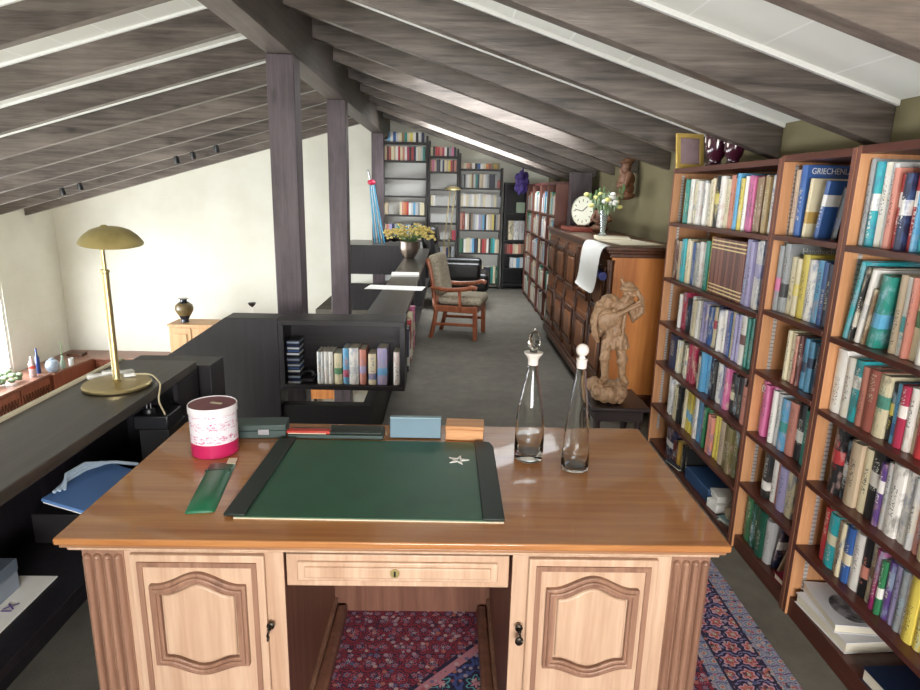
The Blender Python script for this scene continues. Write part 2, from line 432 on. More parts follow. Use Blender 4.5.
def tag(o, label=None, cat=None, group=None, kind=None):
    if label: o['label'] = label
    if cat: o['category'] = cat
    if group: o['group'] = group
    if kind: o['kind'] = kind
    return o
def thing(name, label, cat, loc=(0, 0, 0), rotz=0, group=None):
    o = bpy.data.objects.new(name, None); COL.objects.link(o); o.location = loc; o.rotation_euler = (0, 0, rotz)
    o.empty_display_size = .1
    return tag(o, label, cat, group)
def struct(name, mb, label=None, **kw):
    o = mb.build(name, **kw); o['kind'] = 'structure'
    if label: o['label'] = label
    return o
def text(name, s, size, m, parent, loc, rot, ext=.0006, align='CENTER', label=None, sx=1):
    cu = bpy.data.curves.new(name, 'FONT'); cu.body = s; cu.size = size; cu.extrude = ext; cu.align_x = align
    t = bpy.data.objects.new(name+'_c', cu); COL.objects.link(t); bpy.context.view_layer.update()
    me = bpy.data.meshes.new_from_object(t.evaluated_get(bpy.context.evaluated_depsgraph_get()))
    bpy.data.objects.remove(t); me.materials.clear(); me.materials.append(m)
    o = bpy.data.objects.new(name, me); COL.objects.link(o); o.parent = parent; o.location = loc; o.rotation_euler = rot; o.scale = (sx, 1, 1)
    return o
def copy_thing(root, loc, rotz, label):
    r = root.copy(); COL.objects.link(r); r.location = loc; r.rotation_euler = (0, 0, rotz); r['label'] = label
    for ch in list(root.children):
        c = ch.copy(); COL.objects.link(c); c.parent = r
        for g in ch.children:
            d = g.copy(); COL.objects.link(d); d.parent = c
    return r

# ------------------------------------------------------------------ camera
cam = bpy.data.cameras.new('camera'); co = bpy.data.objects.new('camera', cam); COL.objects.link(co)
RM = Matrix(((0.999623, -0.018335, -0.020417), (-0.015492, 0.237035, -0.971378), (0.02265, 0.971328, 0.236661)))
co.matrix_world = Matrix.Translation((0, 0, 1.68)) @ RM.to_4x4()
cam.sensor_width = 36; cam.lens = 627/920*36; cam.clip_start = .05; cam.clip_end = 100
SC.camera = co

# ------------------------------------------------------------------ shell
XL, XR, YB, YF, ZL = -7.05, 1.75, -2.6, 11.5, -2.3
XRG = -1.15
def zbr(x): return 2.82-.321*(x-XRG)
def zbl(x): return 2.82-.285*(XRG-x)
RH = .18; RHL = .205
def zdeck(x): return zbr(x)+RH if x > XRG else zbl(x)+RHL

struct('floor', MB().box(-1.505, XR, YB, 3.77, -.25, 0, M['carpet']).box(-.47, XR, 3.77, YF, -.25, 0, M['carpet']).box(-1.9, -.47, 8.9, YF, -.25, 0, M['carpet']), 'grey brown carpeted floor')
struct('floor_lower', MB().box(XL, XR, YB, YF, ZL-.1, ZL, plain('pale_tile', 'cfc8bb', .4)), 'pale tiled floor of the room below')
struct('wall_right', MB().box(XR, XR+.1, YB, YF, ZL, 2.4, M['olive']), 'olive plaster wall behind the bookcases')
b = MB().prism([(XL, ZL), (XR, ZL), (XR, zdeck(XR)), (XRG, zdeck(XRG)), (XL, zdeck(XL))], YF, YF+.1, M['wall'])
struct('wall_back', b, 'cream white painted gable wall')
b = MB()
WY = [(-1.6, 1.2), (1.9, 5.2), (6.0, 9.95)]  # first two are unseen windows added for daylight; the last is in view
b.box(XL-.1, XL, YB, YF, ZL, -1.3, M['wall'])
b.box(XL-.1, XL, YB, YF, .12, 1.35, M['wall'])
for a, c in ((YB, -1.6), (1.2, 1.9), (5.2, 6.0), (9.95, YF)): b.box(XL-.1, XL, a, c, -1.3, .12, M['wall'])
struct('wall_left', b, 'cream white wall with windows')
for i, (a, c) in enumerate(WY):
    b = MB()
    for z0, z1 in ((-1.3, -1.24), (.06, .12)): b.box(XL-.08, XL-.02, a, c, z0, z1, M['wframe'])
    for y in (a, (a+c)/2-.03, c-.06): b.box(XL-.08, XL-.02, y, y+.06, -1.24, .06, M['wframe'])
    struct('window_%d' % (i+1), b, 'white framed window in the side wall')
b = MB(); wx0, wx1, wz0, wz1 = -.9, 1.5, .75, 1.98
b.box(XL, XR, YB-.1, YB, ZL, wz0, M['wall'])
b.prism([(XL, wz0), (wx0, wz0), (wx0, zdeck(wx0)), (XL, zdeck(XL))], YB-.1, YB, M['wall'])
b.prism([(wx0, wz1), (wx1, wz1), (wx1, zdeck(wx1)), (XRG, zbr(XRG)+RH), (wx0, zdeck(wx0))], YB-.1, YB, M['wall'])
b.prism([(wx1, wz0), (XR, wz0), (XR, zdeck(XR)), (wx1, zdeck(wx1))], YB-.1, YB, M['wall'])
struct('wall_front', b)
b = MB()
for x in (wx0, -.1, .7, wx1-.06): b.box(x, x+.06, YB-.08, YB-.02, wz0, wz1, M['wframe'])
for z in (wz0, wz1-.06): b.box(wx0, wx1, YB-.08, YB-.02, z, z+.06, M['wframe'])
struct('window_4', b)  # unseen window behind the camera, added to let daylight onto the desk

# ceiling decks
b = MB()
ZR_ = zbr(XRG)+RH
def deckR(x0, x1, ya, yb, m): b.prism([(x0, zbr(x0)+RH), (x1, zbr(x1)+RH), (x1, zbr(x1)+RH+.06), (x0, zbr(x0)+RH+.06)], ya, yb, m)
ADDED_GAPS = [(5.26, 6.02), (8.70, 9.46)]      # unseen roof openings added to brighten the corridor and far shelves
ye = 1.73
for a, c in ADDED_GAPS+[(YF, YF)]:
    deckR(XRG, XR+.1, ye, a, M['ceil'])
    if c > a: deckR(XRG, -.3, a, c, M['ceil']); deckR(1.1, XR+.1, a, c, M['ceil'])
    ye = c
b.prism([(XL-.1, zdeck(XL-.1)), (XRG, zdeck(XRG-.001)), (XRG, zdeck(XRG)+.06), (XL-.1, zdeck(XL-.1)+.06)], YB, YF, M['ceil'])
struct('ceiling', b, 'white panelled sloping ceiling')
b = MB(); deckR(XRG, XR+.1, YB, 1.73, M['tan'])
struct('ceiling_panel', b, 'tan woven ceiling panel in the corner bay')

def rafter(side, y, first=False, lab=''):
    w = .08; b = MB()
    if side > 0:
        x0, x1 = XRG+.02, XR-.002; z = zbr; RH = .18
    else:
        x0, x1 = XL+.002, XRG-.02; z = zbl; RH = RHL
    # geometry kept with its origin on the rafter so the grain differs from one to the next
    b.prism([(x0, z(x0)), (x1, z(x1)), (x1, z(x1)+RH), (x0, z(x0)+RH)], y, y+w, M['beam'])
    o = struct('ceiling_beam', b, lab, bevel=.004)
    t = MB()
    t.prism([(x0, z(x0)+RH-.022), (x1, z(x1)+RH-.022), (x1, z(x1)+RH-.001), (x0, z(x0)+RH-.001)], y-.02, y-.0005, M['skirtw'])
    to = t.build('trim_strip'); to['kind'] = 'structure'; to.parent = o
    return o
ORD = 'first second third fourth fifth sixth seventh eighth ninth tenth eleventh twelfth thirteenth fourteenth fifteenth sixteenth seventeenth eighteenth nineteenth twentieth twenty-first twenty-second twenty-third twenty-fourth twenty-fifth twenty-sixth twenty-seventh twenty-eighth twenty-ninth thirtieth'.split()
for k in range(-1, 10):
    rafter(1, 2.59+.86*k, lab='grey brown rafter over the bookcases, %s counted from the desk end' % ORD[k+1])
for k in range(-7, 6):
    rafter(-1, 6.43+.86*k, lab='dark rafter over the lower room, %s counted from the desk end' % ORD[k+7])
struct('ridge_beam', MB().box(-1.24, -1.06, YB, YF, 2.55, 2.955, M['beam_y']), 'heavy dark ridge beam carried by posts', bevel=.006)
for y, l in ((4.53, 'thick dark wooden post behind the open shelf box'), (6.65, 'second dark wooden post, between the other two'), (10.3, 'farthest dark wooden post beside the tall bookshelves')):
    struct('wooden_pillar', MB().box(-1.245, -1.06, y, y+.18, ZL if y < 8 else 0, 2.55, M['post']), l, bevel=.006)
struct('wooden_pillar', MB().box(1.42, 1.66, 7.54, 7.72, 0, zbr(1.6), M['post']), 'dark wooden post standing against the olive wall', bevel=.006)

# ------------------------------------------------------------------ rug
rug = tag(MB().box(-1.11, 1.11, -1.35, 1.35, 0.001, .012, M['rug']).build('persian_rug', loc=(.16, 1.45, 0), world=False), 'red and navy patterned Persian rug lying under the writing desk', 'rug')

# ------------------------------------------------------------------ writing desk
DX0, DX1, DY0, DY1, DZ = -1.015, .765, 1.475, 2.33, .78
desk = thing('writing_desk', 'large walnut writing desk with panelled doors and a wide top', 'desk', ((DX0+DX1)/2, (DY0+DY1)/2, 0))
b = MB()
# moulded edge: stacked profile
prof = [(0, .780), (.006, .782), (.0, .770), (.004, .757), (.016, .754), (.018, .744), (.030, .740), (.032, .728)]
b.box(DX0, DX1, DY0, DY1, .764, .784, M['deskt'])
b.box(DX0+.008, DX1-.008, DY0+.008, DY1-.008, .752, .764, M['deskmx'])
b.box(DX0+.02, DX1-.02, DY0+.02, DY1-.02, .738, .752, M['deskf'])
b.build('desktop', desk, bevel=.004)
FY = 1.53
def pedestal(x0, x1, inner):
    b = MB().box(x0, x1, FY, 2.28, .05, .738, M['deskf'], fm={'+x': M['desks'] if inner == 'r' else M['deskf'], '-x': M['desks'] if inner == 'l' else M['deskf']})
    b.box(x0-.012, x1+.012, FY-.012, 2.29, .0125, .075, M['deskm'])
    b.build('pedestal', desk, bevel=.003)
pedestal(-.965, -.435, 'r'); pedestal(.19, .725, 'l')
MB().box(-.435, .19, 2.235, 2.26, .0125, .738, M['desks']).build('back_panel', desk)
b = MB().bar((-.405, 1.56, .03), (-.405, 2.22, .03), .045, .05, M['desks']); b.build('kick_rail', desk, bevel=.012)
b = MB().bar((.16, 1.56, .03), (.16, 2.22, .03), .045, .05, M['desks']); b.build('kick_rail', desk, bevel=.012)
# fluted corner pilasters
for xa, xb in ((-.975, -.865), (.63, .735)):
    b = MB(); n = 4; w = (xb-xa)/n
    b.box(xa, xb, FY-.004, FY+.05, .07, .735, M['deskm'])
    for i in range(n):
        c = xa+w*(i+.5)
        pts = [(c+w*.42*math.cos(t), FY-.004-w*.55*math.sin(t)) for t in [PI*j/6 for j in range(7)]]
        b.prism(pts, .09, .700, M['deskm'], axis='z')
        b.ball((c, FY-.004, .700), w*.42, M['deskm'], 10, (1, 1.2, 1))
    b.build('fluted_pilaster', desk)
def arch(cx, w, z0, z1, bulge, n=24):
    # ogee arched outline (x,z), closed
    top = []; bot = []
    for i in range(n+1):
        t = i/n; u = (t-.5)*2; k = max(0, 1-abs(u)/.86); k = k*k*(3-2*k)
        top.append((cx-w/2+w*t, z1+bulge*k)); bot.append((cx-w/2+w*t, z0-bulge*.8*k))
    return bot+top[::-1]
def ring(b, outer, inner, y0, y1, m):
    n = len(outer); vs = [(x, y0, z) for x, z in outer]+[(x, y0, z) for x, z in inner]+[(x, y1, z) for x, z in outer]+[(x, y1, z) for x, z in inner]
    fs = []
    for i in range(n):
        j = (i+1) % n
        fs += [(i, j, n+j, n+i), (2*n+i, 3*n+i, 3*n+j, 2*n+j), (i, 2*n+i, 2*n+j, j), (n+i, n+j, 3*n+j, 3*n+i)]
    b.add(vs, fs, m)
def door(x0, x1, keyx, lab, tilt):
    z0, z1 = .10, .715; cx = (x0+x1)/2
    b = MB().box(x0, x1, FY-.016, FY-.001, z0, z1, M['deskf'])
    d = b.build('door', desk, bevel=.003)
    b = MB(); o = .02
    for (a, c, e, g) in ((x0+o, x1-o, z1-o-.014, z1-o), (x0+o, x1-o, z0+o, z0+o+.014)): b.box(a, c, FY-.021, FY-.012, e, g, M['deskm'])
    for a in (x0+o, x1-o-.014): b.box(a, a+.014, FY-.021, FY-.012, z0+o+.0141, z1-o-.0141, M['deskm'])
    b.build('outer_moulding', d)
    pw = (x1-x0)*.62; zz0, zz1 = .395, .612
    b = MB()
    O = arch(cx, pw+.036, zz0-.018, zz1+.018, .038); I = arch(cx, pw-.020, zz0+.010, zz1-.010, .034)
    ring(b, O, I, FY-.030, FY-.012, M['deskm'])
    O2 = arch(cx, pw+.018, zz0-.009, zz1+.009, .037); I2 = arch(cx, pw-.004, zz0+.002, zz1-.002, .035)
    ring(b, O2, I2, FY-.036, FY-.012, M['deskm'])
    b.build('arched_moulding', d, bevel=.003)
    P = arch(cx, pw-.03, zz0+.014, zz1-.014, .033)
    b = MB(); b.prism(P, FY-.026, FY-.012, M['deskf']); b.build('raised_panel', d, bevel=.006)
    X = Matrix.Translation((keyx, FY-.016, .50)) @ Matrix.Rotation(R(90), 4, 'X')
    b = MB().lathe([(.001, 0), (.011, 0), (.011, .004), (.006, .006), (.005, .018), (.001, .018)], M['iron'], 12, X)
    b.build('escutcheon', d)
    k = MB(); kx = keyx+tilt
    k.tube([(keyx, FY-.03, .50), (keyx+tilt*.3, FY-.036, .492), (kx, FY-.036, .480)], .003, M['iron'], 8)
    k.lathe([(.003, 0), (.008, .001), (.008, .005), (.003, .006)], M['iron'], 12, Matrix.Translation((kx, FY-.036, .474)) @ Matrix.Rotation(R(90), 4, 'Y'))
    if tilt > 0: k.ball((keyx, FY-.036, .472), .012, M['iron'], 10, (1, .5, 1.2))
    ko = k.build('key', d); ko['label'] = 'small dark iron key'
door(-.845, -.485, -.475, '', -.006)
door(.235, .590, .215, '', .004)
b = MB().box(-.425, .18, FY-.014, FY+.3, .625, .722, M['deskf']); dr = b.build('drawer', desk, bevel=.003)
b = MB(); b.box(-.395, .15, FY-.022, FY-.012, .645, .703, M['deskf']); b.box(-.375, .13, FY-.028, FY-.012, .657, .691, M['deskf']); b.build('raised_panel', dr, bevel=.004)
b = MB().lathe([(.001, 0), (.013, 0), (.013, .003), (.001, .0035)], M['brass2'], 16, Matrix.Translation((-.13, FY-.028, .676)) @ Matrix.Rotation(R(90), 4, 'X'))
b.box(-.1325, -.1275, FY-.0325, FY-.0312, .668, .683, M['black']); b.build('keyhole_plate', dr)

# ---- things on the desk
ZT = .7845
def T(x, y, z, rz=0): return Matrix.Translation((x, y, z)) @ Matrix.Rotation(rz, 4, 'Z')
# blotter
bl = thing('desk_blotter', 'green leather desk blotter with dark side bands on the desk', 'desk pad', (-.22, 1.87, ZT))
MB().prism([(-.585, 1.592), (.14, 1.585), (.135, 2.15), (-.575, 2.15)], ZT, ZT+.006, M['green'], axis='z').build('pad', bl, bevel=.002)
MB().prism([(-.585, 1.588), (.168, 1.580), (.168, 1.586), (-.585, 1.594)], ZT, ZT+.003, M['cream'], axis='z').build('edge_binding', bl)
o = MB().prism([(-.615, 1.594), (-.555, 1.591), (-.545, 2.152), (-.605, 2.148)], ZT+.004, ZT+.013, M['greend'], axis='z').build('side_band', bl, bevel=.003)
o = MB().prism([(.108, 1.583), (.170, 1.583), (.172, 2.10), (.160, 2.14), (.106, 2.15)], ZT+.004, ZT+.013, M['greend'], axis='z').build('side_band', bl, bevel=.003)
b = MB(); cs, s0 = (.045, 1.985), []
def star(ro, ri, rot): return [((ro if i % 2 == 0 else ri)*math.sin(PI*i/5+rot), (ro if i % 2 == 0 else ri)*math.cos(PI*i/5+rot)) for i in range(10)]
O = star(.038, .014, .25); I = star(.018, .0065, .25)
vs = [(cs[0]+x, cs[1]+y, ZT+.0065) for x, y in O]+[(cs[0]+x, cs[1]+y, ZT+.0065) for x, y in I]
vs += [(x, y, z+.003) for x, y, z in vs]
fs = []
for i in range(10):
    j = (i+1) % 10; fs += [(i, j, 10+j, 10+i), (20+i, 30+i, 30+j, 20+j), (i, 20+i, 20+j, j), (10+i, 10+j, 30+j, 30+i)]
b.add(vs, fs, M['white'])
tag(b.build('star_ornament', smooth=0), 'small white openwork star lying on the green blotter', 'star')
# tin
tin = thing('tin_canister', 'round white and magenta printed tin with a dark red lid', 'tin', (-.80, 2.05, ZT))
b = MB().lathe([(.001, 0), (.075, 0), (.078, .003), (.078, .156), (.0765, .158)], M['tinw'], 40); b.build('tin_body', tin, world=False)
b = MB().lathe([(.0775, .150), (.081, .150), (.081, .174), (.0795, .177), (.077, .1745)], plain('white_rim', 'e3dfe4', .3), 40, cap=False)
lid = b.build('lid', tin, world=False)
b = MB().lathe([(.001, .1745), (.0775, .1745), (.0775, .171), (.001, .171)], M['maroonlid'], 40); b.build('lid_disc', lid, world=False)
b = MB().box(-.022, .022, -.007, .007, .1748, .1753, M['cream'], T(.012, .004, 0, -.3)); b.build('paper_label', lid, world=False)
# pen case
pc = thing('pen_case', 'slim bright green leather pen case beside the tin', 'pen case', (-.718, 1.80, ZT))
X = T(-.716, 1.795, ZT, R(8.4))
b = MB(); n = 12
for i in range(n): pass
secs = []
for t, w, h in ((-.182, .036, .004), (-.177, .041, .010), (-.1, .042, .015), (.07, .042, .015), (.10, .043, .012), (.145, .042, .006), (.152, .038, .004)):
    secs.append([(-w, t, 0), (-w*.8, t, h*.85), (0, t, h), (w*.8, t, h*.85), (w, t, 0)])
vs = [p for s_ in secs for p in s_]; fs = []
for i in range(len(secs)-1):
    for k in range(5): fs.append((i*5+k, i*5+(k+1) % 5, (i+1)*5+(k+1) % 5, (i+1)*5+k))
fs += [tuple(range(5))[::-1], tuple(range((len(secs)-1)*5, len(secs)*5))]
b.add(vs, fs, M['green2'], X); b.build('case_body', pc, smooth=60)
MB().box(.014, .042, .135, .178, .004, .008, M['cream'], X).build('paper_tag', pc)
MB().box(-.040, .040, .075, .078, .006, .0156, M['greend'], X).build('flap_seam', pc)
# grey green box with latch
gb = thing('file_box', 'dark grey green flat box with a metal latch behind the tin', 'box', (-.69, 2.20, ZT))
X = T(-.69, 2.20, ZT, R(5))
MB().box(-.09, .10, -.032, .05, 0, .028, M['grbox'], X).build('box_body', gb, bevel=.003)
MB().box(-.09, .10, -.034, .052, .0285, .052, M['grbox'], X).build('box_lid', gb, bevel=.004)
MB().box(.0, .04, -.037, -.034, .015, .036, M['steel'], X).build('latch', gb, bevel=.002)
# second green tray and red case
gt = thing('flat_green_case', 'long dark green flat case lying behind the blotter', 'case', (-.41, 2.2, ZT))
X = T(-.405, 2.205, ZT, 0)
MB().box(-.175, .175, -.035, .045, 0, .016, M['grbox'], X).build('case_base', gt, bevel=.003)
MB().box(-.03, .172, -.032, .043, .0165, .028, M['greend'], X).build('case_lid', gt, bevel=.004)
rc = thing('red_case', 'small red eyeglass case on the flat green case', 'case', (-.495, 2.2, ZT+.017))
MB().box(-.585, -.425, 2.172, 2.205, ZT+.017, ZT+.030, M['red']).build('case_body', rc, bevel=.004)
MB().box(-.578, -.44, 2.169, 2.172, ZT+.020, ZT+.0225, M['cream']).build('pale_strip', rc)
# slate card holder, wooden block
cb = thing('card_box', 'slate blue upright card box behind the blotter', 'box', (-.112, 2.2, ZT))
X = Matrix.Translation((-.112, 2.185, ZT)) @ Matrix.Rotation(R(-8), 4, 'X')
MB().box(-.094, .094, 0, .035, 0.004, .076, M['slate'], X).build('box_body', cb, bevel=.002)
MB().box(-.095, .095, -.001, .036, .0765, .081, plain('pale_slate', '8ba6b2', .6), X).build('box_rim', cb)
wb = thing('wooden_block', 'small pale wooden block box beside the slate blue card box', 'box', (.068, 2.2, ZT))
X = T(.072, 2.215, ZT, R(-3))
MB().box(-.070, .070, -.04, .045, 0, .042, M['blockw'], X).build('block_body', wb, bevel=.003)
MB().box(-.071, .071, -.041, .046, .0425, .056, M['blockw'], X).build('block_lid', wb, bevel=.003)

# decanters
def decanter(x, y, prof, inner, label):
    t = thing('glass_decanter', label, 'decanter', (x, y, ZT), 0, None)
    MB().lathe(prof+inner[::-1], M['glass'], 36, cap=False).build('bottle', t, world=False, smooth=50)
    return t
P1 = [(.0005, 0), (.046, 0), (.050, .004), (.0505, .03), (.050, .10), (.048, .15), (.040, .21), (.030, .26), (.021, .30), (.017, .335), (.0165, .355), (.022, .368), (.030, .376), (.031, .380)]
I1 = [(.0005, .022), (.040, .024), (.0465, .032), (.0468, .10), (.0445, .15), (.037, .21), (.027, .26), (.018, .30), (.0138, .335), (.0135, .356), (.019, .371), (.028, .380)]
d1 = decanter(.290, 2.03, P1, I1, 'broad clear glass decanter with a faceted pointed glass stopper')
b = MB().lathe([(.0005, .345), (.0115, .345), (.0135, .372), (.012, .386), (.010, .392), (.020, .402), (.0215, .415), (.017, .438), (.008, .456), (.0005, .462)], M['glass'], 8)
b.build('glass_stopper', d1, world=False, smooth=20)
b = MB().lathe([(.0172, .338), (.0170, .355), (.0225, .367), (.031, .376), (.0325, .381), (.012, .382)], M['frost'], 36, cap=False); b.build('frosted_collar', d1, world=False)
P2 = [(.0005, 0), (.040, 0), (.046, .004), (.047, .02), (.045, .07), (.041, .13), (.033, .20), (.025, .27), (.018, .32), (.0155, .355), (.0165, .375), (.0185, .381)]
I2 = [(.0005, .008), (.036, .009), (.0435, .020), (.0415, .07), (.0375, .13), (.0295, .20), (.0215, .27), (.0145, .32), (.0125, .355), (.0125, .375), (.0155, .381)]
d2 = decanter(.436, 1.95, P2, I2, 'slender clear glass decanter with a round frosted white stopper')
b = MB().lathe([(.0005, .350), (.0105, .350), (.012, .380), (.009, .392)], M['frost'], 20, cap=False); b.lathe([(.0160, .352), (.0172, .374), (.0190, .382), (.010, .383)], M['frost'], 24, cap=False); b.ball((0, 0, .411), .021, M['frost'], 20)
o = b.build('round_stopper', d2, world=False); o['label'] = 'frosted white ball stopper'

# ------------------------------------------------------------------ ledge shelf unit beside the desk
ld = thing('open_ledge_shelf', 'black stained ledge with open shelf carrying the brass lamp', 'shelf unit', (-1.3, 1.8, 0))
LX0, LX1, LY0, LY1 = -1.47, -1.15, .2, 2.80
MB().box(LX0-.03, LX1, LY0, LY1, .86, .90, M['dark_sheen_y']).build('ledge_top', ld, bevel=.003)
MB().box(LX0-.03, LX0-.01, LY0, LY1, .901, .91, M['cream']).build('edge_strip', ld)
MB().box(LX0-.03, LX0-.01, LY0, LY1, .0, .86, M['dark']).build('back_board', ld)
MB().box(LX0-.01, LX1+.01, LY0, LY1, .42, .45, M['dark']).build('shelf', ld, bevel=.002)
MB().box(LX1-.02, LX1, 2.58, LY1, .45, .86, M['dark']).build('front_board', ld)
MB().box(LX0-.01, LX1-.02, LY1-.03, LY1, .45, .86, M['dark']).build('end_board', ld)
MB().box(LX0-.01, LX1-.02, LY0, LY0+.03, .45, .86, M['dark']).build('end_board', ld)
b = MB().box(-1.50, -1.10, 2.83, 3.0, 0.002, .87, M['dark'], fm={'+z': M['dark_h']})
tag(b.build('stair_newel_box', bevel=.003), 'low black panel box at the end of the lamp ledge', 'panel')
# silver box and papers on the low shelf
t = thing('storage_box', 'silver grey box lying on the low black shelf', 'box', (-1.38, 1.4, .451))
MB().box(-1.465, -1.315, .95, 1.74, .4545, .515, M['silver']).build('box_body', t, bevel=.003)
MB().box(-1.467, -1.313, .948, 1.742, .5155, .555, plain('silver_lid', '737f8e', .3, .4)).build('box_lid', t, bevel=.003)
t = thing('paper_sheet', 'white sheet with a purple mark beside the silver box', 'paper', (-1.26, 1.4, .451))
MB().box(-1.40, -1.237, .9, 1.80, .4505, .4535, M['white']).build('sheet', t)
pm = text('purple_mark', 'IX', .045, plain('purple_ink', '5a4a86', .6), t, (1.245-1.26-.0+.02-.0-.0, .19, .003), (0, 0, R(90)))
pm.location = (-.005, .24, .004)
# blue folder with pale cables
t = thing('document_box', 'black document box under the blue folder in the ledge shelf', 'box', (-1.32, 2.13, .451))
MB().box(-1.43, -1.20, 1.99, 2.29, .452, .565, M['niche']).build('box_body', t, bevel=.004)
t = thing('blue_folder', 'blue folder sticking out of the black ledge shelf', 'folder', (-1.2, 2.0, .46))
X = Matrix.Translation((-1.26, 2.12, .605)) @ Matrix.Rotation(R(-6), 4, 'Z') @ Matrix.Rotation(R(14), 4, 'Y')
MB().box(-.10, .08, -.16, .16, -.006, .006, M['blue'], X).build('cover', t, bevel=.003)
MB().box(-.095, .075, -.155, .155, -.012, -.0065, M['white'], X).build('pages', t)
b = MB()
for k in range(3):
    pts = [(-1.345+.012*k, 2.0+.01*k, .645), (-1.34, 2.07, .655+.012*k), (-1.32, 2.15, .66+.012*k), (-1.28+.012*k, 2.24, .65), (-1.22+.01*k, 2.29, .62)]
    b.tube(pts, .006, M['lblue'], 8)
tag(b.build('coiled_cable'), 'pale blue cable looped on top of the blue folder', 'cable')
# adapter
t = thing('power_adapter', 'black power adapter box with plug below the lamp ledge', 'adapter', (-1.17, 2.46, .7))
MB().box(-1.25, -1.11, 2.38, 2.52, .725, .785, M['black']).build('adapter_body', t, bevel=.006)
MB().box(-1.24, -1.12, 2.40, 2.57, .452, .72, M['niche']).build('adapter_housing', t, bevel=.004)
b = MB().lathe([(.022, .786), (.022, .80), (.018, .806)], M['black'], 16, Matrix.Translation((-1.20, 2.42, 0)))
pl = b.build('plug', t)
b = MB()
for dx in (-.008, .008): b.lathe([(.0025, .806), (.0025, .825)], M['steel'], 8, Matrix.Translation((-1.20+dx, 2.42, 0)))
b.build('prong', pl)

# ------------------------------------------------------------------ brass table lamp on ledge
lx, ly, lz = -1.305, 2.40, .901
lp = thing('table_lamp', 'brass table lamp with a mushroom shade on the black ledge', 'lamp', (lx, ly, lz))
MB().lathe([(.001, 0), (.119, 0), (.124, .005), (.125, .012), (.120, .018), (.02, .024), (.001, .024)], M['brass'], 48).build('lamp_base', lp, world=False)
MB().lathe([(.014, .022), (.017, .03), (.0135, .036), (.0135, .45), (.017, .453), (.017, .462), (.012, .464)], M['brass'], 20).build('lower_stem', lp, world=False)
MB().lathe([(.0075, .455), (.0075, .60)], M['brass'], 14).build('upper_stem', lp, world=False)
X = Matrix.Translation((.035, 0, .565)) @ Matrix.Rotation(R(4), 4, 'Y') @ Matrix.Rotation(R(6), 4, 'X')
prof = [(.112, 0), (.107, .010), (.092, .028), (.070, .045), (.045, .055), (.020, .060), (.001, .061)]
MB().lathe(prof+[(r*.985, z-.003) for r, z in prof[::-1]], M['brass2'], 48, X, cap=False).build('lamp_shade', lp, world=False)
MB().ball((-.02, 0, .055), .014, M['brass2'], 12, (1.2, 1, .8), X).build('shade_knob', lp, world=False)
b = MB().box(-.022, .022, -.012, .012, 0, .014, M['white'], T(.02, .06, .024, .6)); b.build('switch', lp, world=False, bevel=.003)
pts = [(lx+.03, ly+.06, lz+.034), (lx+.10, ly+.07, lz+.03), (lx+.15, ly+.03, lz+.012), (-1.142, ly+.01, .90), (-1.138, ly-.02, .85), (-1.13, ly+.005, .78), (-1.135, ly+.03, .70), (-1.13, ly+.03, .62)]
def smoothp(pts, n=6):
    out = []; P = [Vector(p) for p in pts]
    for i in range(len(P)-1):
        p0, p1, p2, p3 = P[max(i-1, 0)], P[i], P[i+1], P[min(i+2, len(P)-1)]
        for k in range(n):
            t = k/n; out.append(.5*((2*p1)+(p2-p0)*t+(2*p0-5*p1+4*p2-p3)*t*t+(3*p1-p0-3*p2+p3)*t**3))
    return out+[P[-1]]
MB().tube(smoothp(pts), .0035, M['cord'], 8).build('cord', lp)
b = MB()
for i, (dx, dy, h) in enumerate(((0, 0, .018), (.05, .03, .025), (.1, .05, .02))):
    b.box(-.035, .035, -.02, .02, 0, h, M['white'], T(-1.44+dx*.9, 2.50+dy, .902, R(25+8*i)))
tag(b.build('crumpled_napkin', bevel=.006), 'crumpled white napkin behind the brass lamp base', 'napkin')

# ------------------------------------------------------------------ stair panel, shelf boxes, parapet
PY0 = 3.77
b = MB().prism([(-1.04, .0), (-1.04, .905), (-1.36, .905), (-2.25, .31), (-2.25, ZL+.0), (-1.04, ZL)], PY0, PY0+.17, M['dark'])
tag(b.build('stair_parapet', bevel=.003), 'tall black panel with a sloping top beside the stairs', 'panel')
fb = thing('shelf_box', 'black open shelf box holding a short row of books', 'shelf unit', (-.65, 3.87, 0))
X0, X1, Y0, Y1 = -1.038, -.262, PY0, 3.99
MB().box(X0, X1, Y0, Y1, .865, .90, M['dark_h']).build('top_board', fb, bevel=.003)
MB().box(X0, X1, Y0, Y1, .455, .485, M['dark_h']).build('bottom_board', fb, bevel=.003)
MB().box(X0, X0+.03, Y0, Y1, .485, .865, M['dark']).build('side_board', fb)
MB().box(X1-.03, X1, Y0, Y1, .485, .865, M['dark']).build('side_board', fb)
MB().box(X0+.03, X1-.03, Y1-.02, Y1, .485, .865, M['dark_h']).build('back_board', fb)
tag(MB().box(-1.038, -.475, PY0+.02, PY0+.10, -.25, .345, M['niche']).build('stair_kickboard'), 'black board below the open shelf box', 'board')
b = MB().box(-.535, -.475, PY0+.105, 8.895, -.25, .345, M['niche'])
tag(b.build('corridor_kickboard'), 'long low black board along the corridor floor edge', 'board')
pp = thing('parapet_shelf', 'long black parapet shelf running beside the corridor', 'shelf unit', (-.41, 6.4, 0))
X0, X1, Y0, Y1 = -.535, -.275, 3.992, 8.895
MB().box(X0, X1, Y0, Y1, .865, .90, M['dark_sheen_y']).build('top_board', pp, bevel=.003)
MB().box(X0, X1, Y0, Y1, .455, .485, M['dark_sheen_y']).build('bottom_board', pp)
MB().box(X0, X0+.02, Y0, Y1, .485, .865, M['dark']).build('back_board', pp)
for y in (Y0, 5.3, 6.6, 7.8, Y1-.03): MB().box(X0+.02, X1-.01, y, y+.03, .485, .865, M['dark']).build('divider', pp)
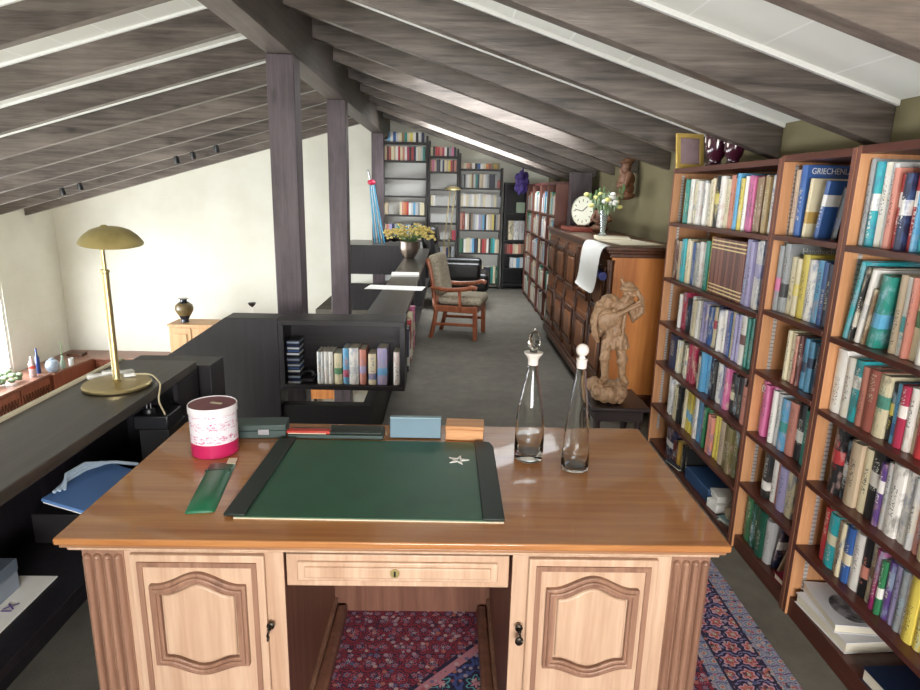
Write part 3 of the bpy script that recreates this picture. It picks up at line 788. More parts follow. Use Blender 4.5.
b = MB().box(-1.50, -.45, 8.90, 9.85, .52, .93, M['dark'], fm={'+z': M['dark_sheen_y']})
tag(b.build('cross_parapet', bevel=.004), 'deep black parapet box crossing at the corridor end', 'panel')
b = MB().box(-1.50, -.48, 8.93, 8.98, .0, .38, M['dark'])
tag(b.build('landing_board'), 'low black board beneath the crossing parapet box', 'board')
# struts below the cross parapet
for x in (-1.72, -1.2, -.6):
    pass

# ------------------------------------------------------------------ right-hand bookcases
SH = {1: [1.522, 1.165, .873, .597, .291, .027], 2: [1.53, 1.197, .917, .612, .351, .067], 3: [1.526, 1.19, .905, .607, .324, .083]}
BZ = {1: 1.855, 2: 1.865, 3: 1.87}
BY = {1: (2.800, 4.145), 2: (2.286, 2.797), 3: (1.10, 2.283)}
FX, BX = 1.43, 1.742
BCN = {1: 'wide bookcase', 2: 'narrow bookcase', 3: 'nearest bookcase'}
for k, lab in ((1, 'wide brown bookcase topped by the gilt frame and dark cups'), (2, 'narrow brown bookcase between the two wider bookcases'), (3, 'nearest brown bookcase with the portrait book, cut by the picture edge')):
    y0, y1 = BY[k]; t = thing('bookcase', lab, 'bookcase', (FX+.15, (y0+y1)/2, 0), 0, 'brown bookcases along the olive wall')
    for yy in (y0, y1-.024):
        MB().box(FX, BX, yy, yy+.024, 0, BZ[k], M['side'], fm={'-x': M['mahog_z']}).build('side_panel', t, bevel=.0015)  # all faces but the front edge take the lit mahogany colour
    MB().box(FX, BX, y0+.0245, y1-.0245, BZ[k]-.028, BZ[k], M['mahog']).build('top_board', t, bevel=.001)
    MB().box(BX-.006, BX, y0+.0245, y1-.0245, .03, BZ[k]-.03, M['side']).build('back_board', t)
    for i, z in enumerate(SH[k]):
        if i == len(SH[k])-1:
            MB().box(FX+.01, BX-.008, y0+.0245, y1-.0245, 0.0, z, M['mahog']).build('base_shelf', t, bevel=.001)
        else:
            MB().box(FX-.004, BX-.008, y0+.0245, y1-.0245, z-.022, z, M['mahog']).build('shelf', t, bevel=.0015)
    for xx in (FX+.05,):
        for yy, n in ((y1-.0265, 1),):
            MB().box(xx, xx+.016, yy, yy+.0024, .1, BZ[k]-.04, M['strip']).build('shelf_rail', t)
    MB().box(BX-.06, BX-.044, y1-.0265, y1-.0241, .1, BZ[k]-.04, M['strip']).build('shelf_rail', t)

# ------------------------------------------------------------------ books
BK = []      # every book is first collected, then the 300 that show largest become objects
def book_mb(b, d, t, h, m, X=None, world_off=None):
    c = .003; cov = m
    sp = [(0, -t/2*.98)]
    arc = [(-min(.006, t*.18)*math.sin(PI*j/5), -t/2+t*j/5) for j in range(6)]
    # spine strip
    b.prism(arc+[(.004, t/2), (.004, -t/2)], 0, h, cov, 'z', X)
    b.box(.004, d, -t/2, -t/2+min(c, t*.15), 0, h, cov, X); b.box(.004, d, t/2-min(c, t*.15), t/2, 0, h, cov, X)
    b.box(.0041, d-.004, -t/2+min(c, t*.15), t/2-min(c, t*.15), .003, h-.003, M['page'], X)
def add_book(x, y, z, rz, d, t, h, col, col2, label, group, lean=0, mat=None, extra=None, flat=None):
    BK.append(dict(p=(x, y, z), rz=rz, d=d, t=t, h=h, m=mat or bookmat(col, col2), label=label, group=group, lean=lean, extra=extra, flat=flat))
def cname(c, c2=None):
    a = WORD.get(c, c)
    return a+(' and '+WORD.get(c2, c2) if c2 else '')
SHN = {0: 'top', 1: 'second', 2: 'third', 3: 'fourth', 4: 'fifth', 5: 'bottom'}

ROWS = {
 1: [
  "3.991 teal .88;3.924 white .9;3.86 cream .88;3.787 white .86;3.732 lightgrey .86;3.687 white .8;3.62 cream .88;3.538 black .93 yellow;3.476 white .9;3.425 cream .88;3.367 salmon .93;3.319 orange .86;3.28 skyblue .93;3.237 yellow .88;3.197 white .9;3.161 pink .9;3.084 brown .88;3.047 brown .88;3.013 brown .88;2.982 tan .88;2.956 tan .88;2.936 white .9;2.891 END",
  "4.083 maroon .74;4.029 beige .76;3.975 turquoise .8;3.886 cream .8;3.812 blue .78;3.752 grey .78;3.694 white .8;3.638 white .82;3.583 teal .86;3.532 yellow .93;3.499 SET16 .92;3.094 lilac .97;3.002 white .98 lilac;2.916 blue .97;2.884 END",
  "3.915 white .8;3.876 crimson .9;3.775 black .8;3.721 white .86;3.666 cream .84;3.609 white .86;3.531 lilac .86;3.456 blue .84;3.384 cream .86 crimson;3.335 navy .9;3.296 white .88;3.23 lilac .9;3.176 blue .86;3.155 cream .94;3.106 lilac .92;3.03 white .93 maroon;2.974 teal .95;2.909 salmon .9;2.852 END",
  "3.982 navy .88;3.858 cream .84;3.793 black .84;3.729 cream .8;3.662 crimson .93;3.549 black .88 white;3.493 beige .8;3.46 skyblue .94;3.354 navy .9;3.303 black .9;3.26 white .9;3.196 lilac .88;3.144 pink .9;3.097 black .86 cream;3.043 black .84;3.004 black .88;2.947 black .9;2.922 salmon .8;2.868 grey .92;2.828 END",
  "3.946 white .88;3.82 cream .8;3.753 black .86;3.662 cream .9;3.622 yellow .9 skyblue;3.493 white .92;3.452 skyblue .9;3.391 lilac .86;3.354 green .88;3.28 salmon .8;3.213 yellow .88;3.139 beige .86;3.075 olive .9;3.021 olive .9;2.968 olive .9;2.92 olive .9;2.871 olive .9;2.826 END",
  "3.868 navy .82 white;3.742 maroon .6;3.675 ochre .7;3.596 black .72;3.519 END",
 ],
 2: [
  "2.754 beige .9;2.717 blue .93;2.575 END",
  "2.781 grey .93 pink;2.727 grey .96 black;2.682 cream .82;2.634 cream .8 yellow;2.592 yellow .86;2.539 white .84;2.486 skyblue .84;2.439 blue .82;2.399 navy .8;2.36 END",
  "2.62 cream .86;2.553 salmon .84;2.525 maroon .86;2.492 skyblue .84 navy;2.41 navy .8;2.394 END",
  "2.781 pink .9;2.651 white .88;2.615 lightgrey .86;2.576 skyblue .86 teal;2.524 salmon .86;2.463 black .9 white;2.404 teal .84;2.345 END",
  "2.642 black .9 white;2.592 white .88;2.549 salmon .88;2.52 lilac .86;2.464 cream .88;2.402 END",
  "2.751 green .88;2.69 darkgreen .88;2.619 darkgreen .88;2.56 lightgrey .8;2.507 END",
 ],
 3: [
  "2.27 beige .95;2.253 grey .95;2.226 turquoise .95 white;2.192 white .93;2.158 lightgrey .9;2.124 salmon .84;2.094 red .8 white;2.063 navy .8 white;2.027 red .8 white;1.992 skyblue .86;1.976 turquoise .8;1.95 white .82;1.924 crimson .8;1.895 cream .85;1.861 navy .8;1.827 white .84;1.801 END",
  "2.019 beige .84;1.984 white .86 turquoise;1.949 salmon .86;1.923 cream .84 green;1.872 white .86;1.834 blue .8;1.803 cream .84;1.766 END",
  "2.264 white .93;2.193 white .9;2.145 turquoise .9 white;2.098 salmon .84;2.058 rust .84;2.0 cream .86 teal;1.949 black .8 yellow;1.926 skyblue .8 blue;1.899 crimson .8 white;1.865 white .84;1.836 beige .84;1.815 red .86;1.773 navy .84;1.743 white .84;1.708 green .8;1.677 cream .86;1.635 END",
  "2.183 black .94 red;2.127 black .88 white;2.085 beige .9;2.028 cream .88;1.983 black .94 white;1.928 purple .86 white;1.9 lightgrey .9;1.877 white .92;1.822 white .9 lightgrey;1.778 lightgrey .92;1.754 salmon .9;1.713 cream .9;1.666 white .9;1.622 black .86;1.58 END",
  "2.173 red .84;2.136 turquoise .86 cream;2.08 beige .84;2.055 cream .84;2.031 blue .84 cream;1.991 white .88;1.942 black .9 salmon;1.906 cream .88 brown;1.87 magenta .86;1.839 green .8 white;1.817 purple .84;1.789 lilac .84;1.757 grey .84;1.729 white .86;1.714 yellow .9;1.671 yellow .86;1.637 white .84;1.6 END",
 ],
}

for bay, rows in ROWS.items():
    y0, y1 = BY[bay]; n_ = 0
    for i, s in enumerate(rows):
        items = [r.split() for r in s.split(';')]
        z = SH[bay][i]+.001; top = (BZ[bay]-.03 if i == 0 else SH[bay][i-1]-.024); inner = top-z
        k = 0
        for a, c in zip(items, items[1:]):
            if a[1] == 'END': break
            ya, yb = min(float(a[0]), y1-.03), max(float(c[0]), y0+.028)
            if ya-yb < .004: continue
            h = float(a[2])*inner; c2 = a[3] if len(a) > 3 else None
            if a[1] == 'SET16':
                n = 16; w = (ya-yb)/n
                for j in range(n):
                    add_book(FX+.035, ya-w*(j+.5), z, 0, .19, w*.9, h, 'maroon', None, 'maroon volume with gold bands, %s from left in the matching set' % ORD[j], 'matching maroon set in the wide bookcase', mat=BM['gilt'])
                k += n; continue
            t = (ya-yb)*.965
            if t > .062 and a[1] not in ('navy', 'blue') :      # wide run of one colour: two neighbouring books
                n = 2 if t < .11 else 3
            else: n = 1
            for j in range(n):
                w = (ya-yb)/n; hh = h*(1-.012*((j*7+k*3) % 4)); d = min(.24, .12+hh*.42)+random.uniform(-.01, .01)
                lab = '%s book, %s from left on %s shelf of %s' % (cname(a[1], c2), ORD[min(k, 29)], SHN[i], BCN[bay])
                add_book(FX+.03+random.uniform(0, .022), ya-w*(j+.5), z, 0, d, w*.965, hh, a[1], c2, lab, '%s shelf books of the %s' % (SHN[i], BCN[bay]))
                k += 1
# leaning and covered books with explicit places
def cover_text(s, size, mat, dx, dz, t):
    return ('cover', s, size, mat, dx, dz, t)
WT = plain('white_print', 'eef0f2', .6); DKT = plain('dark_print', '2a2a30', .6); RDT = plain('red_print', 'c8404a', .6)
z = SH[2][0]+.001
g = 'top shelf books of the narrow bookcase'
BK[[i for i, q in enumerate(BK) if 'second from left on top shelf of narrow' in q['label']][0]].update(p=(FX+.04, 2.675, z), t=.045, h=.29, d=.235, extra=[('cover', 'GRIECHENLAND', .034, WT, .125, .285)], label='large blue travel book with a titled cover on the narrow bookcase top shelf')
add_book(FX+.04, 2.62, z, 0, .16, .022, .235, 'cream', 'ochre', 'cream and ochre book leaning beside the large blue travel book', g, lean=3)
add_book(FX+.05, 2.545, z, 0, .17, .028, .225, 'blue', 'white', 'blue and white book leaning in front of the large blue travel book', g, lean=9, extra=[('cover', 'MARE', .03, WT, .10, .17)])
add_book(FX+.06, 2.44, z, 0, .17, .035, .20, 'black', 'navy', 'black book leaning at the near end of the narrow bookcase top shelf', g, lean=10)
for q in BK:
    if 'second from left on second shelf of narrow' in q['label']: q['extra'] = [('cover', 'Handbuch', .040, WT, .12, .285)]; q['d'] = .25; q['h'] = .298
    if q['label'].startswith('pink book, first from left on fourth shelf of narrow'):
        q['extra'] = [('spine', '05', .05, WT, 0, q['h']*.78)]; q['label'] = 'wide pink book numbered 05 on the narrow bookcase fourth shelf'
z = SH[3][1]+.001; g = 'second shelf books of the nearest bookcase'
for (y, t, h, d, c, c2, l, lean) in ((2.226, .026, .285, .235, 'turquoise', None, 'tall turquoise book leaning first on the nearest bookcase second shelf', 8), (2.192, .022, .27, .22, 'black', 'white', 'thin black book leaning between turquoise and white tall books', 8),
        (2.158, .028, .265, .22, 'white', 'lightgrey', 'tall white book leaning beside the thin black book', 8), (2.125, .018, .20, .18, 'brown', None, 'narrow brown book leaning beside the teal patterned book', 7), (2.086, .042, .25, .19, 'teal', 'skyblue', 'thick teal patterned book leaning on the nearest bookcase second shelf', 7)):
    add_book(FX+.03, y, z, 0, d, t, h, c, c2, l, g, lean=lean)
z = SH[2][5]+.001; g = 'bottom shelf books of the narrow bookcase'
add_book(FX+.05, 2.488, z, 0, .2, .018, .23, 'navy', 'white', 'navy and white picture book leaning on the narrow bookcase bottom shelf', g, lean=12)
add_book(FX+.06, 2.455, z, 0, .18, .012, .18, 'beige', None, 'thin beige book leaning steeply on the narrow bookcase bottom shelf', g, lean=22)

# back wall shelving: x0, x1, shelf heights, rows of (fraction start, colours)
BYF = 11.2
def shelfunit(name, lab, x0, x1, zs, ztop0, ztop1, rows, nm, kind=M['shelf_d'], depth=.27, back=False, yf=BYF):
    t = thing('bookcase', lab, 'bookcase', ((x0+x1)/2, yf+.14, 0), 0, 'tall dark bookshelves on the back wall')
    MB().box(x0-.03, x0, yf, yf+depth, 0, ztop0, kind).build('side_panel', t)
    MB().box(x1, x1+.03, yf, yf+depth, 0, ztop1, kind).build('side_panel', t)
    if back: MB().box(x0, x1, yf+depth-.02, yf+depth, 0, min(ztop0, ztop1)-.01, kind).build('back_board', t)
    if not back: MB().box(x0, x1, yf+depth-.015, yf+depth-.003, .05, min(ztop0, ztop1)-.01, M['wframe']).build('back_board', t)
    for z in zs: MB().box(x0+.0005, x1-.0005, yf+.01, yf+depth-.021, z-.028, z, kind).build('shelf', t)
    for i, row in enumerate(rows):
        z = zs[i]+.001; top = zs[i-1]-.035 if i else min(ztop0, ztop1)+.1; inner = top-z
        for seg in row:
            xa, xb, hf, cols = seg; cs = cols.split(); n = len(cs); w = (xb-xa)*(x1-x0)/n; xx = x0+xa*(x1-x0)
            for j, c in enumerate(cs):
                a = c.split('/'); h = min(inner*hf, .34)*random.uniform(.9, 1.)
                if i == 0: h = min(h, zdeck(xx+w*(j+1))-z-.05)
                add_book(xx+w*(j+.5), yf+.03, z, PI/2, .16, w*.94, h, a[0], a[1] if len(a) > 1 else None, '%s book, %s from left on %s shelf of %s' % (cname(*a), ORD[min(j, 29)], ORD[i] if i else 'top', nm), 'far books on the %s' % nm)
    return t
shelfunit('a', 'tall dark bookshelf on the back wall nearest the far post', -1.155, -.42, [2.492, 2.188, 1.897, 1.596, 1.271, .839, .45, .08], 2.80, 2.60, [
 [(.1, .95, .8, 'skyblue white blue lightgrey cream brown teal cream yellow white black lightgrey navy')],
 [(.03, .97, .9, 'beige maroon rust cream beige white red cream salmon white crimson black red navy white cream lightgrey teal')], [], [],
 [(.0, .1, .75, 'cream beige'), (.38, .97, .8, 'cream salmon orange red white lightgrey skyblue lightgrey grey cream cream')],
 [(.0, .97, .72, 'beige salmon lilac navy grey teal lightgrey brown skyblue white navy teal cream beige grey')]], 'shelf by the far post')
shelfunit('b', 'middle dark bookshelf on the back wall behind the brass floor lamp', -.345, .115, [2.276, 2.021, 1.724, 1.44, 1.148, .853, .466, .08], 2.52, 2.40, [
 [(.0, .95, .7, 'cream black red red salmon crimson white black grey pink black')],
 [(.0, .97, .92, 'salmon pink beige navy black lightgrey navy cream beige yellow red maroon salmon')], [],
 [(.02, .2, .8, 'cream white')], [], [(.85, 1., .7, 'red crimson')], [(.2, .95, .8, 'brown black grey beige navy black grey')]], 'middle shelf')
shelfunit('c', 'fullest dark bookshelf on the back wall beside the black cabinet', .185, .885, [2.078, 1.759, 1.437, 1.042, .64, .10], 2.33, 2.10, [
 [(.0, .95, .8, 'beige cream salmon brown white black blue white cream orange rust olive ochre olive')],
 [(.02, .9, .85, 'grey black lightgrey white cream brown lightgrey teal navy cream beige white lightgrey grey black navy black grey'), (.9, .98, .5, 'rust')],
 [(.0, .9, .8, 'cream white cream lightgrey white cream white lightgrey cream white white lightgrey cream'), (.9, 1., .7, 'grey grey')],
 [(.0, .12, .86, 'salmon rust'), (.13, 1., .8, 'white beige black brown grey lightgrey white lilac grey skyblue black white cream beige yellow black grey beige')],
 [(.0, 1., .72, 'green darkgreen white cream cream lightgrey skyblue navy black cream maroon red rust white black teal turquoise cream beige')],
 [(.0, 1., .62, 'navy maroon salmon red crimson darkgreen cream black grey cream black navy black teal cream darkgreen')]], 'fullest shelf')
nc = shelfunit('d', 'black cabinet in the back corner with a few lit rows of books', .985, 1.33, [1.349, .881, .635, .387, .099], 1.86, 1.86, [
 [], [(.15, 1., .9, 'cream white lightgrey')], [(.0, 1., .85, 'maroon rust red beige cream salmon brown')], [(.3, 1., .9, 'lightgrey white skyblue lightgrey')], []], 'black corner cabinet', kind=M['niche'], back=True, depth=.28)
MB().box(.985, 1.33, BYF, BYF+.25, 1.83, 1.86, M['niche']).build('top_board', nc)
t = thing('pale_box', 'small pale green box on the black corner cabinet shelf', 'box', (1.25, 11.3, .882))
# it stands on the second shelf above the white books
t.location = (1.25, 11.3, 1.35); MB().box(1.17, 1.32, 11.22, 11.36, 1.351, 1.53, plain('pale_green_box', 'aebfa8', .6)).build('box_body', t, bevel=.004)

# bookcases along the olive wall beyond the cabinet
for (ya, yb, lab, nm) in ((9.15, 10.75, 'brown bookcase at the far end of the corridor wall', 'far corridor bookcase'), (7.76, 9.10, 'brown bookcase between the carved cabinet and the far one', 'corridor bookcase beyond the cabinet')):
    t = thing('bookcase', lab, 'bookcase', (1.44, (ya+yb)/2, 0), 0, 'brown bookcases along the olive wall')
    ym = (ya+yb)/2
    for yy in (ya, ym, yb-.03): MB().box(1.28, 1.62, yy, yy+.03, 0, 1.80, M['mahog_z']).build('side_panel', t)
    MB().box(1.28, 1.62, ya, yb, 1.80, 1.83, M['mahog']).build('top_board', t)
    MB().box(1.61, 1.62, ya, yb, .05, 1.8, M['mahog']).build('back_board', t)
    zs = [1.43, 1.10, .76, .42, .07]
    for i, z in enumerate(zs):
        MB().box(1.285, 1.609, ya+.03, yb-.03, z-.02, z, M['mahog']).build('shelf', t)
        y = yb-.05; cols = 'cream olive tan lightgrey green teal white beige salmon navy grey white skyblue rust'.split(); j = 0
        while y > ya+.08:
            w = random.choice((.03, .04, .055)); c = random.choice(cols)
            if abs(y-ym) > .06 and random.random() < .93:
                add_book(1.30, y-w/2, z+.001, 0, .15, w*.95, random.uniform(.2, .29), c, None, '%s book, %s from left on %s shelf of %s' % (cname(c), ORD[min(j, 29)], SHN.get(i), nm), 'books in the %s' % nm); j += 1
            y -= w

# short row in the open shelf box
def bx(px): return -1.04+(px-280)*.00624
for (a, c, h, col, c2, l) in ((316.5, 320, .208, 'white', None, 'first thin white book in the black open shelf box'), (320.2, 323.3, .208, 'lightgrey', None, 'thin pale grey book beside the first white one in the shelf box'), (323.5, 327.8, .21, 'white', 'lightgrey', 'third pale book from left in the black shelf box'), (328, 332.6, .21, 'white', None, 'white book beside the cream and green one in the shelf box'),
     (333.6, 341.4, .20, 'cream', 'green', 'cream book with green foot in the black shelf box'), (342.4, 348.2, .235, 'skyblue', 'crimson', 'sky blue and red book in the black shelf box'), (348.5, 358, .235, 'white', 'lightgrey', 'thick white book beside the sky blue and red one'), (359, 365.5, .228, 'salmon', 'lilac', 'pinkish book between thick white and cream blue books'),
     (367.8, 375.5, .20, 'cream', 'blue', 'cream book with a blue patch in the black shelf box'), (376.8, 386.6, .238, 'lilac', 'skyblue', 'tall lilac and blue book in the black shelf box'), (393, 399.2, .215, 'white', None, 'lone white book at the right end of the shelf box')):
    add_book((bx(a)+bx(c))/2, 3.80, .4855, PI/2, .145, bx(c)-bx(a)-.001, h, col, c2, l, 'short row in the open shelf box')
# books in the corridor side of the parapet
for (y, t, h, col, c2, l) in ((4.12, .06, .30, 'navy', 'white', 'navy and white book at the near end of the parapet shelf'), (4.19, .03, .26, 'white', None, 'white book beside the navy one in the parapet shelf'), (4.25, .05, .29, 'black', 'white', 'black and white book in the parapet shelf'), (4.36, .05, .31, 'red', 'white', 'red and white book in the parapet shelf'),
     (4.45, .05, .29, 'white', 'green', 'white and green book in the parapet shelf'), (4.55, .05, .33, 'cream', None, 'cream book in the parapet shelf'), (4.65, .04, .30, 'maroon', None, 'maroon book in the parapet shelf'), (4.8, .05, .33, 'pink', 'cream', 'pink and cream book in the parapet shelf'), (4.95, .05, .30, 'black', None, 'black book at the far end of the parapet shelf row')):
    add_book(-.262, y, .4855, PI, .20, t, h, col, c2, l, 'books in the parapet shelf')

# choose the 300 that show largest
for q in BK:
    x, y, z_ = q['p']; dist = math.sqrt(x*x+y*y+(z_-1.68)**2)
    face = abs(x)/dist if q['rz'] in (0, PI) else y/dist
    q['a'] = (q['t']*face+q['d']*.05)*q['h']/dist**2
    v_ = RM.transposed() @ Vector((x, y-q['t'], z_+q['h']-1.68)); sx = 460+627*v_.x/-v_.z
    q['vis'] = sx < 990
BK = [q for q in BK if q['vis']]
BK.sort(key=lambda q: -q['a'])
print('BOOKS', len(BK))
labs = {}
rest = MB()
for i, q in enumerate(BK):
    X = Matrix.Translation(q['p']) @ Matrix.Rotation(q['rz'], 4, 'Z')
    if i >= 296:
        rest.box(0, q['d'], -q['t']/2, q['t']/2, 0, q['h'], q['m'], X, fm={'+z': M['page']}); continue
    b = MB(); book_mb(b, q['d'], q['t'], q['h'], q['m'])
    o = b.build('book', smooth=45)
    L = R(q['lean']); o.location = Vector(q['p'])+Vector((0, 0, q['t']/2*math.sin(L)+.0005)); o.rotation_euler = (L, 0, q['rz'])
    lab = q['label']
    if lab in labs: lab = lab.replace(' book', ' slim book', 1)
    labs[lab] = 1
    tag(o, lab, 'book', q['group'])
    for e in (q['extra'] or []):
        if e[0] == 'cover': text('cover_lettering', e[1], e[2], e[3], o, (e[4], -q['t']/2-.0004, e[5]-.03), (R(90), 0, 0), sx=.85)
        else: text('spine_lettering', e[1], e[2], e[3], o, (-.0075, 0, e[5]), (R(90), 0, R(-90)), sx=.9)
rest.build('far_books'); bpy.data.objects['far_books']['kind'] = 'stuff'; bpy.data.objects['far_books']['label'] = 'remaining small books on the far shelves'; bpy.data.objects['far_books']['category'] = 'books'

# lying books and boxes on the bottom shelves
def flat(name, lab, cat, cx, cy, z, w, l, h, rz, m, pages=True, grp=None):
    t = thing(name, lab, cat, (cx, cy, z), 0, grp); X = T(cx, cy, z, rz)
    b = MB()
    if pages:
        b.box(-w/2, w/2, -l/2, l/2, 0, .003, m, X); b.box(-w/2, w/2, -l/2, l/2, h-.003, h, m, X); b.box(w/2-.003, w/2, -l/2, l/2, .003, h-.003, m, X)
        b.box(-w/2+.005, w/2-.0031, -l/2+.005, l/2-.005, .0031, h-.0031, M['page'], X)
    else: b.box(-w/2, w/2, -l/2, l/2, 0, h, m, X)
    b.build('cover' if pages else 'box_body', t, bevel=0 if pages else .004)
    return t, X
pw = plain('white_cover', 'dcdce0', .35); nv = plain('navy_cover', '1a2740', .4)
z3 = SH[3][5]+.001
flat('lying_book', 'thick white book lying under the portrait book', 'book', 1.56, 2.08, z3, .22, .30, .045, R(4), pw)
t, X = flat('portrait_book', 'white book with a grey portrait oval on its cover, lying on another', 'book', 1.56, 2.10, z3+.046, .20, .27, .035, R(-6), pw)
def m_portrait():
    n = NT('grey_portrait_print'); v = n.coord('Object', (1, 1, 1)); f = n.noise(v, 22, 3)
    return n.fin(n.ramp(f, [(.35, lin('2c2d30')), (.6, lin('a8a8ac'))]), .35)
b = MB().lathe([(.001, 0), (.075, 0), (.075, .0008), (.001, .0008)], m_portrait(), 32, X @ Matrix.Translation((.0, -.03, .0352)) @ Matrix.Diagonal((.85, 1.15, 1, 1)))
b.build('portrait_print', t)
t, X = flat('navy_book', 'navy blue book with white lettering lying on the nearest bookcase base', 'book', 1.575, 1.66, z3, .25, .30, .05, R(3), nv)
b = MB()
for j in range(2):
    for k in range(9): b.box(-.075+.017*k, -.063+.017*k, .02-.03*j, .038-.03*j, .0502, .0508, WT, X)
b.build('cover_lettering', t)
z1 = SH[1][5]+.001
flat('book_box', 'dark blue long box lying on the wide bookcase bottom shelf', 'box', 1.56, 3.33, z1, .20, .32, .075, R(2), plain('dusty_blue_box', '2b4a72', .5), False)
t, X = flat('card_box', 'lower white cardboard box on the wide bookcase bottom shelf', 'box', 1.52, 3.10, z1, .13, .10, .05, R(8), M['white'], False, 'two stacked white boxes')
t, X = flat('card_box', 'upper white cardboard box on the wide bookcase bottom shelf', 'box', 1.55, 3.12, z1+.051, .15, .12, .035, R(-5), M['white'], False, 'two stacked white boxes')
flat('folded_booklet', 'grey green booklet lying near the white boxes', 'booklet', 1.53, 2.96, z1, .14, .11, .02, R(20), plain('teal_grey_cover', '6f8f94', .5))
flat('folded_booklet', 'cream booklet lying on the grey green booklet', 'booklet', 1.56, 2.98, z1+.021, .14, .10, .018, R(-15), M['cream'])
t, X = flat('flat_notebook', 'dark notebook lying on the bottom shelf near the ochre book', 'notebook', 1.49, 3.66, z1, .12, .16, .014, R(12), plain('slate_cover', '2c3440', .5))
t, X = flat('maroon_album', 'dark red album lying on the narrow bookcase bottom shelf', 'album', 1.55, 2.37, SH[2][5]+.001, .20, .09, .03, R(2), plain('dark_red_cover', '7a1830', .4))
t.location.z += 0

# gilt frame and dark red cups on the wide bookcase
zt = BZ[1]+.001
t = thing('picture_frame', 'gilt picture frame leaning on top of the wide bookcase', 'picture frame', (1.525, 4.09, zt))
X = Matrix.Translation((1.508, 4.07, zt+.002)) @ Matrix.Rotation(R(12), 4, 'Z') @ Matrix.Rotation(R(-10), 4, 'X')
b = MB(); w, h, f = .095, .215, .028
for a in ((-w, w, 0, f), (-w, w, h-f, h)): b.box(a[0], a[1], 0, .016, a[2], a[3], M['gold'], X)
for a in ((-w, -w+f), (w-f, w)): b.box(a[0], a[1], 0, .016, f, h-f, M['gold'], X)
b.build('frame', t, bevel=.003)
MB().box(-w+f, w-f, .006, .010, f, h-f, plain('faded_pinkish_print', 'b0949a', .5, var=.4, scale=10), X).build('print', t)
def cup(x, y, s, lab):
    t = thing('pedestal_cup', lab, 'cup', (x, y, zt), 0, 'dark red cups')
    mm = M.get('cupm') or plain('dark_red_glass', '3a1524', .12)
    M['cupm'] = mm
    P = [(.001, 0), (.040, 0), (.042, .006), (.030, .018), (.030, .03), (.042, .05), (.050, .08), (.050, .12), (.055, .16)]
    I = [(.001, .045), (.036, .055), (.045, .08), (.046, .12), (.0515, .16)]
    b = MB().lathe([(r*s, z*s) for r, z in P+I[::-1]], mm, 24, cap=False); b.build('cup_body', t, world=False)
    b = MB()
    for k in range(7):
        a = 2*PI*k/7; b.ball((.048*s*math.cos(a), .048*s*math.sin(a), (.105+.02*(k % 2))*s), .012*s, M['frost'], 8, (.6, .6, 1.7))
    b.build('white_ornament', t, world=False)
cup(1.515, 3.72, 1.2, 'dark red cup with white ornament, beside the gilt frame')
cup(1.55, 3.56, 1.08, 'smaller dark red cup with white ornament, farther from the gilt frame')

# ------------------------------------------------------------------ carved cabinet
cb = thing('carved_cabinet', 'long dark carved oak cabinet with raised door panels beside the corridor', 'cabinet', (1.46, 6.0, 0))
CX0, CX1, CY0, CY1 = 1.20, 1.735, 4.60, 7.48
MB().box(CX0, CX1, CY0, CY1, .14, 1.26, M['cab'], fm={'-y': M['cabside']}).build('carcass', cb)
b = MB(); b.box(CX0-.05, CX1, CY0-.045, CY1+.01, 1.292, 1.32, M['cabm']); b.box(CX0-.035, CX1, CY0-.03, CY1+.01, 1.27, 1.292, M['cabm']); b.box(CX0-.018, CX1, CY0-.015, CY1+.01, 1.24, 1.27, M['cabm'])
b.build('cornice_top', cb, bevel=.006)
b = MB(); b.box(CX0-.04, CX1, CY0-.02, CY1, .09, .15, M['cabm']); b.box(CX0-.02, CX1, CY0-.01, CY1, .15, .19, M['cabm']); b.build('plinth', cb, bevel=.006)
for y in (CY0+.1, CY0+1.0, CY1-.1):
    MB().lathe([(.03, 0), (.055, .02), (.055, .05), (.035, .09)], M['cabm'], 16, Matrix.Translation((CX0+.05, y, 0))).build('bun_foot', cb)
nb = 5; bw = (CY1-CY0)/nb
for k in range(nb):
    ya, yb = CY0+k*bw+.05, CY0+(k+1)*bw-.05
    for (z0, z1) in ((.24, .68), (.76, 1.20)):
        b = MB().box(CX0-.012, CX0-.0005, ya, yb, z0, z1, M['cab']); d = b.build('door', cb, bevel=.003)
        b = MB()
        for (a, c, e, f) in ((ya+.04, yb-.04, z1-.08, z1-.04), (ya+.04, yb-.04, z0+.04, z0+.08)): b.box(CX0-.032, CX0-.012, a, c, e, f, M['cabm'])
        for a in (ya+.04, yb-.08): b.box(CX0-.032, CX0-.012, a, a+.04, z0+.08, z1-.08, M['cabm'])
        b.build('panel_moulding', d, bevel=.008)
        MB().box(CX0-.034, CX0-.012, ya+.10, yb-.10, z0+.10, z1-.10, M['cab']).build('raised_panel', d, bevel=.015)
    b = MB().lathe([(.02, .19), (.028, .22), (.018, .30), (.024, .68), (.030, .72), (.020, .78), (.026, 1.18), (.03, 1.22)], M['cabm'], 14, Matrix.Translation((CX0-.008, CY0+k*bw, 0)))
    b.build('half_column', cb)
# statuette and objects on the cabinet
ZC = 1.321
b = MB()
for (y0, y1, x0, x1) in ((4.75, 5.3, 1.25, 1.60), (5.15, 5.75, 1.2, 1.5)): pass
t = thing('paper_sheets', 'cream paper sheets spread on the carved cabinet top', 'paper', (1.4, 5.1, ZC))
MB().box(-.17, .17, -.28, .28, 0, .006, M['cream'], T(1.42, 5.02, ZC, R(8))).build('sheet', t)
MB().box(-.15, .15, -.25, .25, .0065, .012, M['cream'], T(1.40, 5.45, ZC, R(-12))).build('sheet', t)
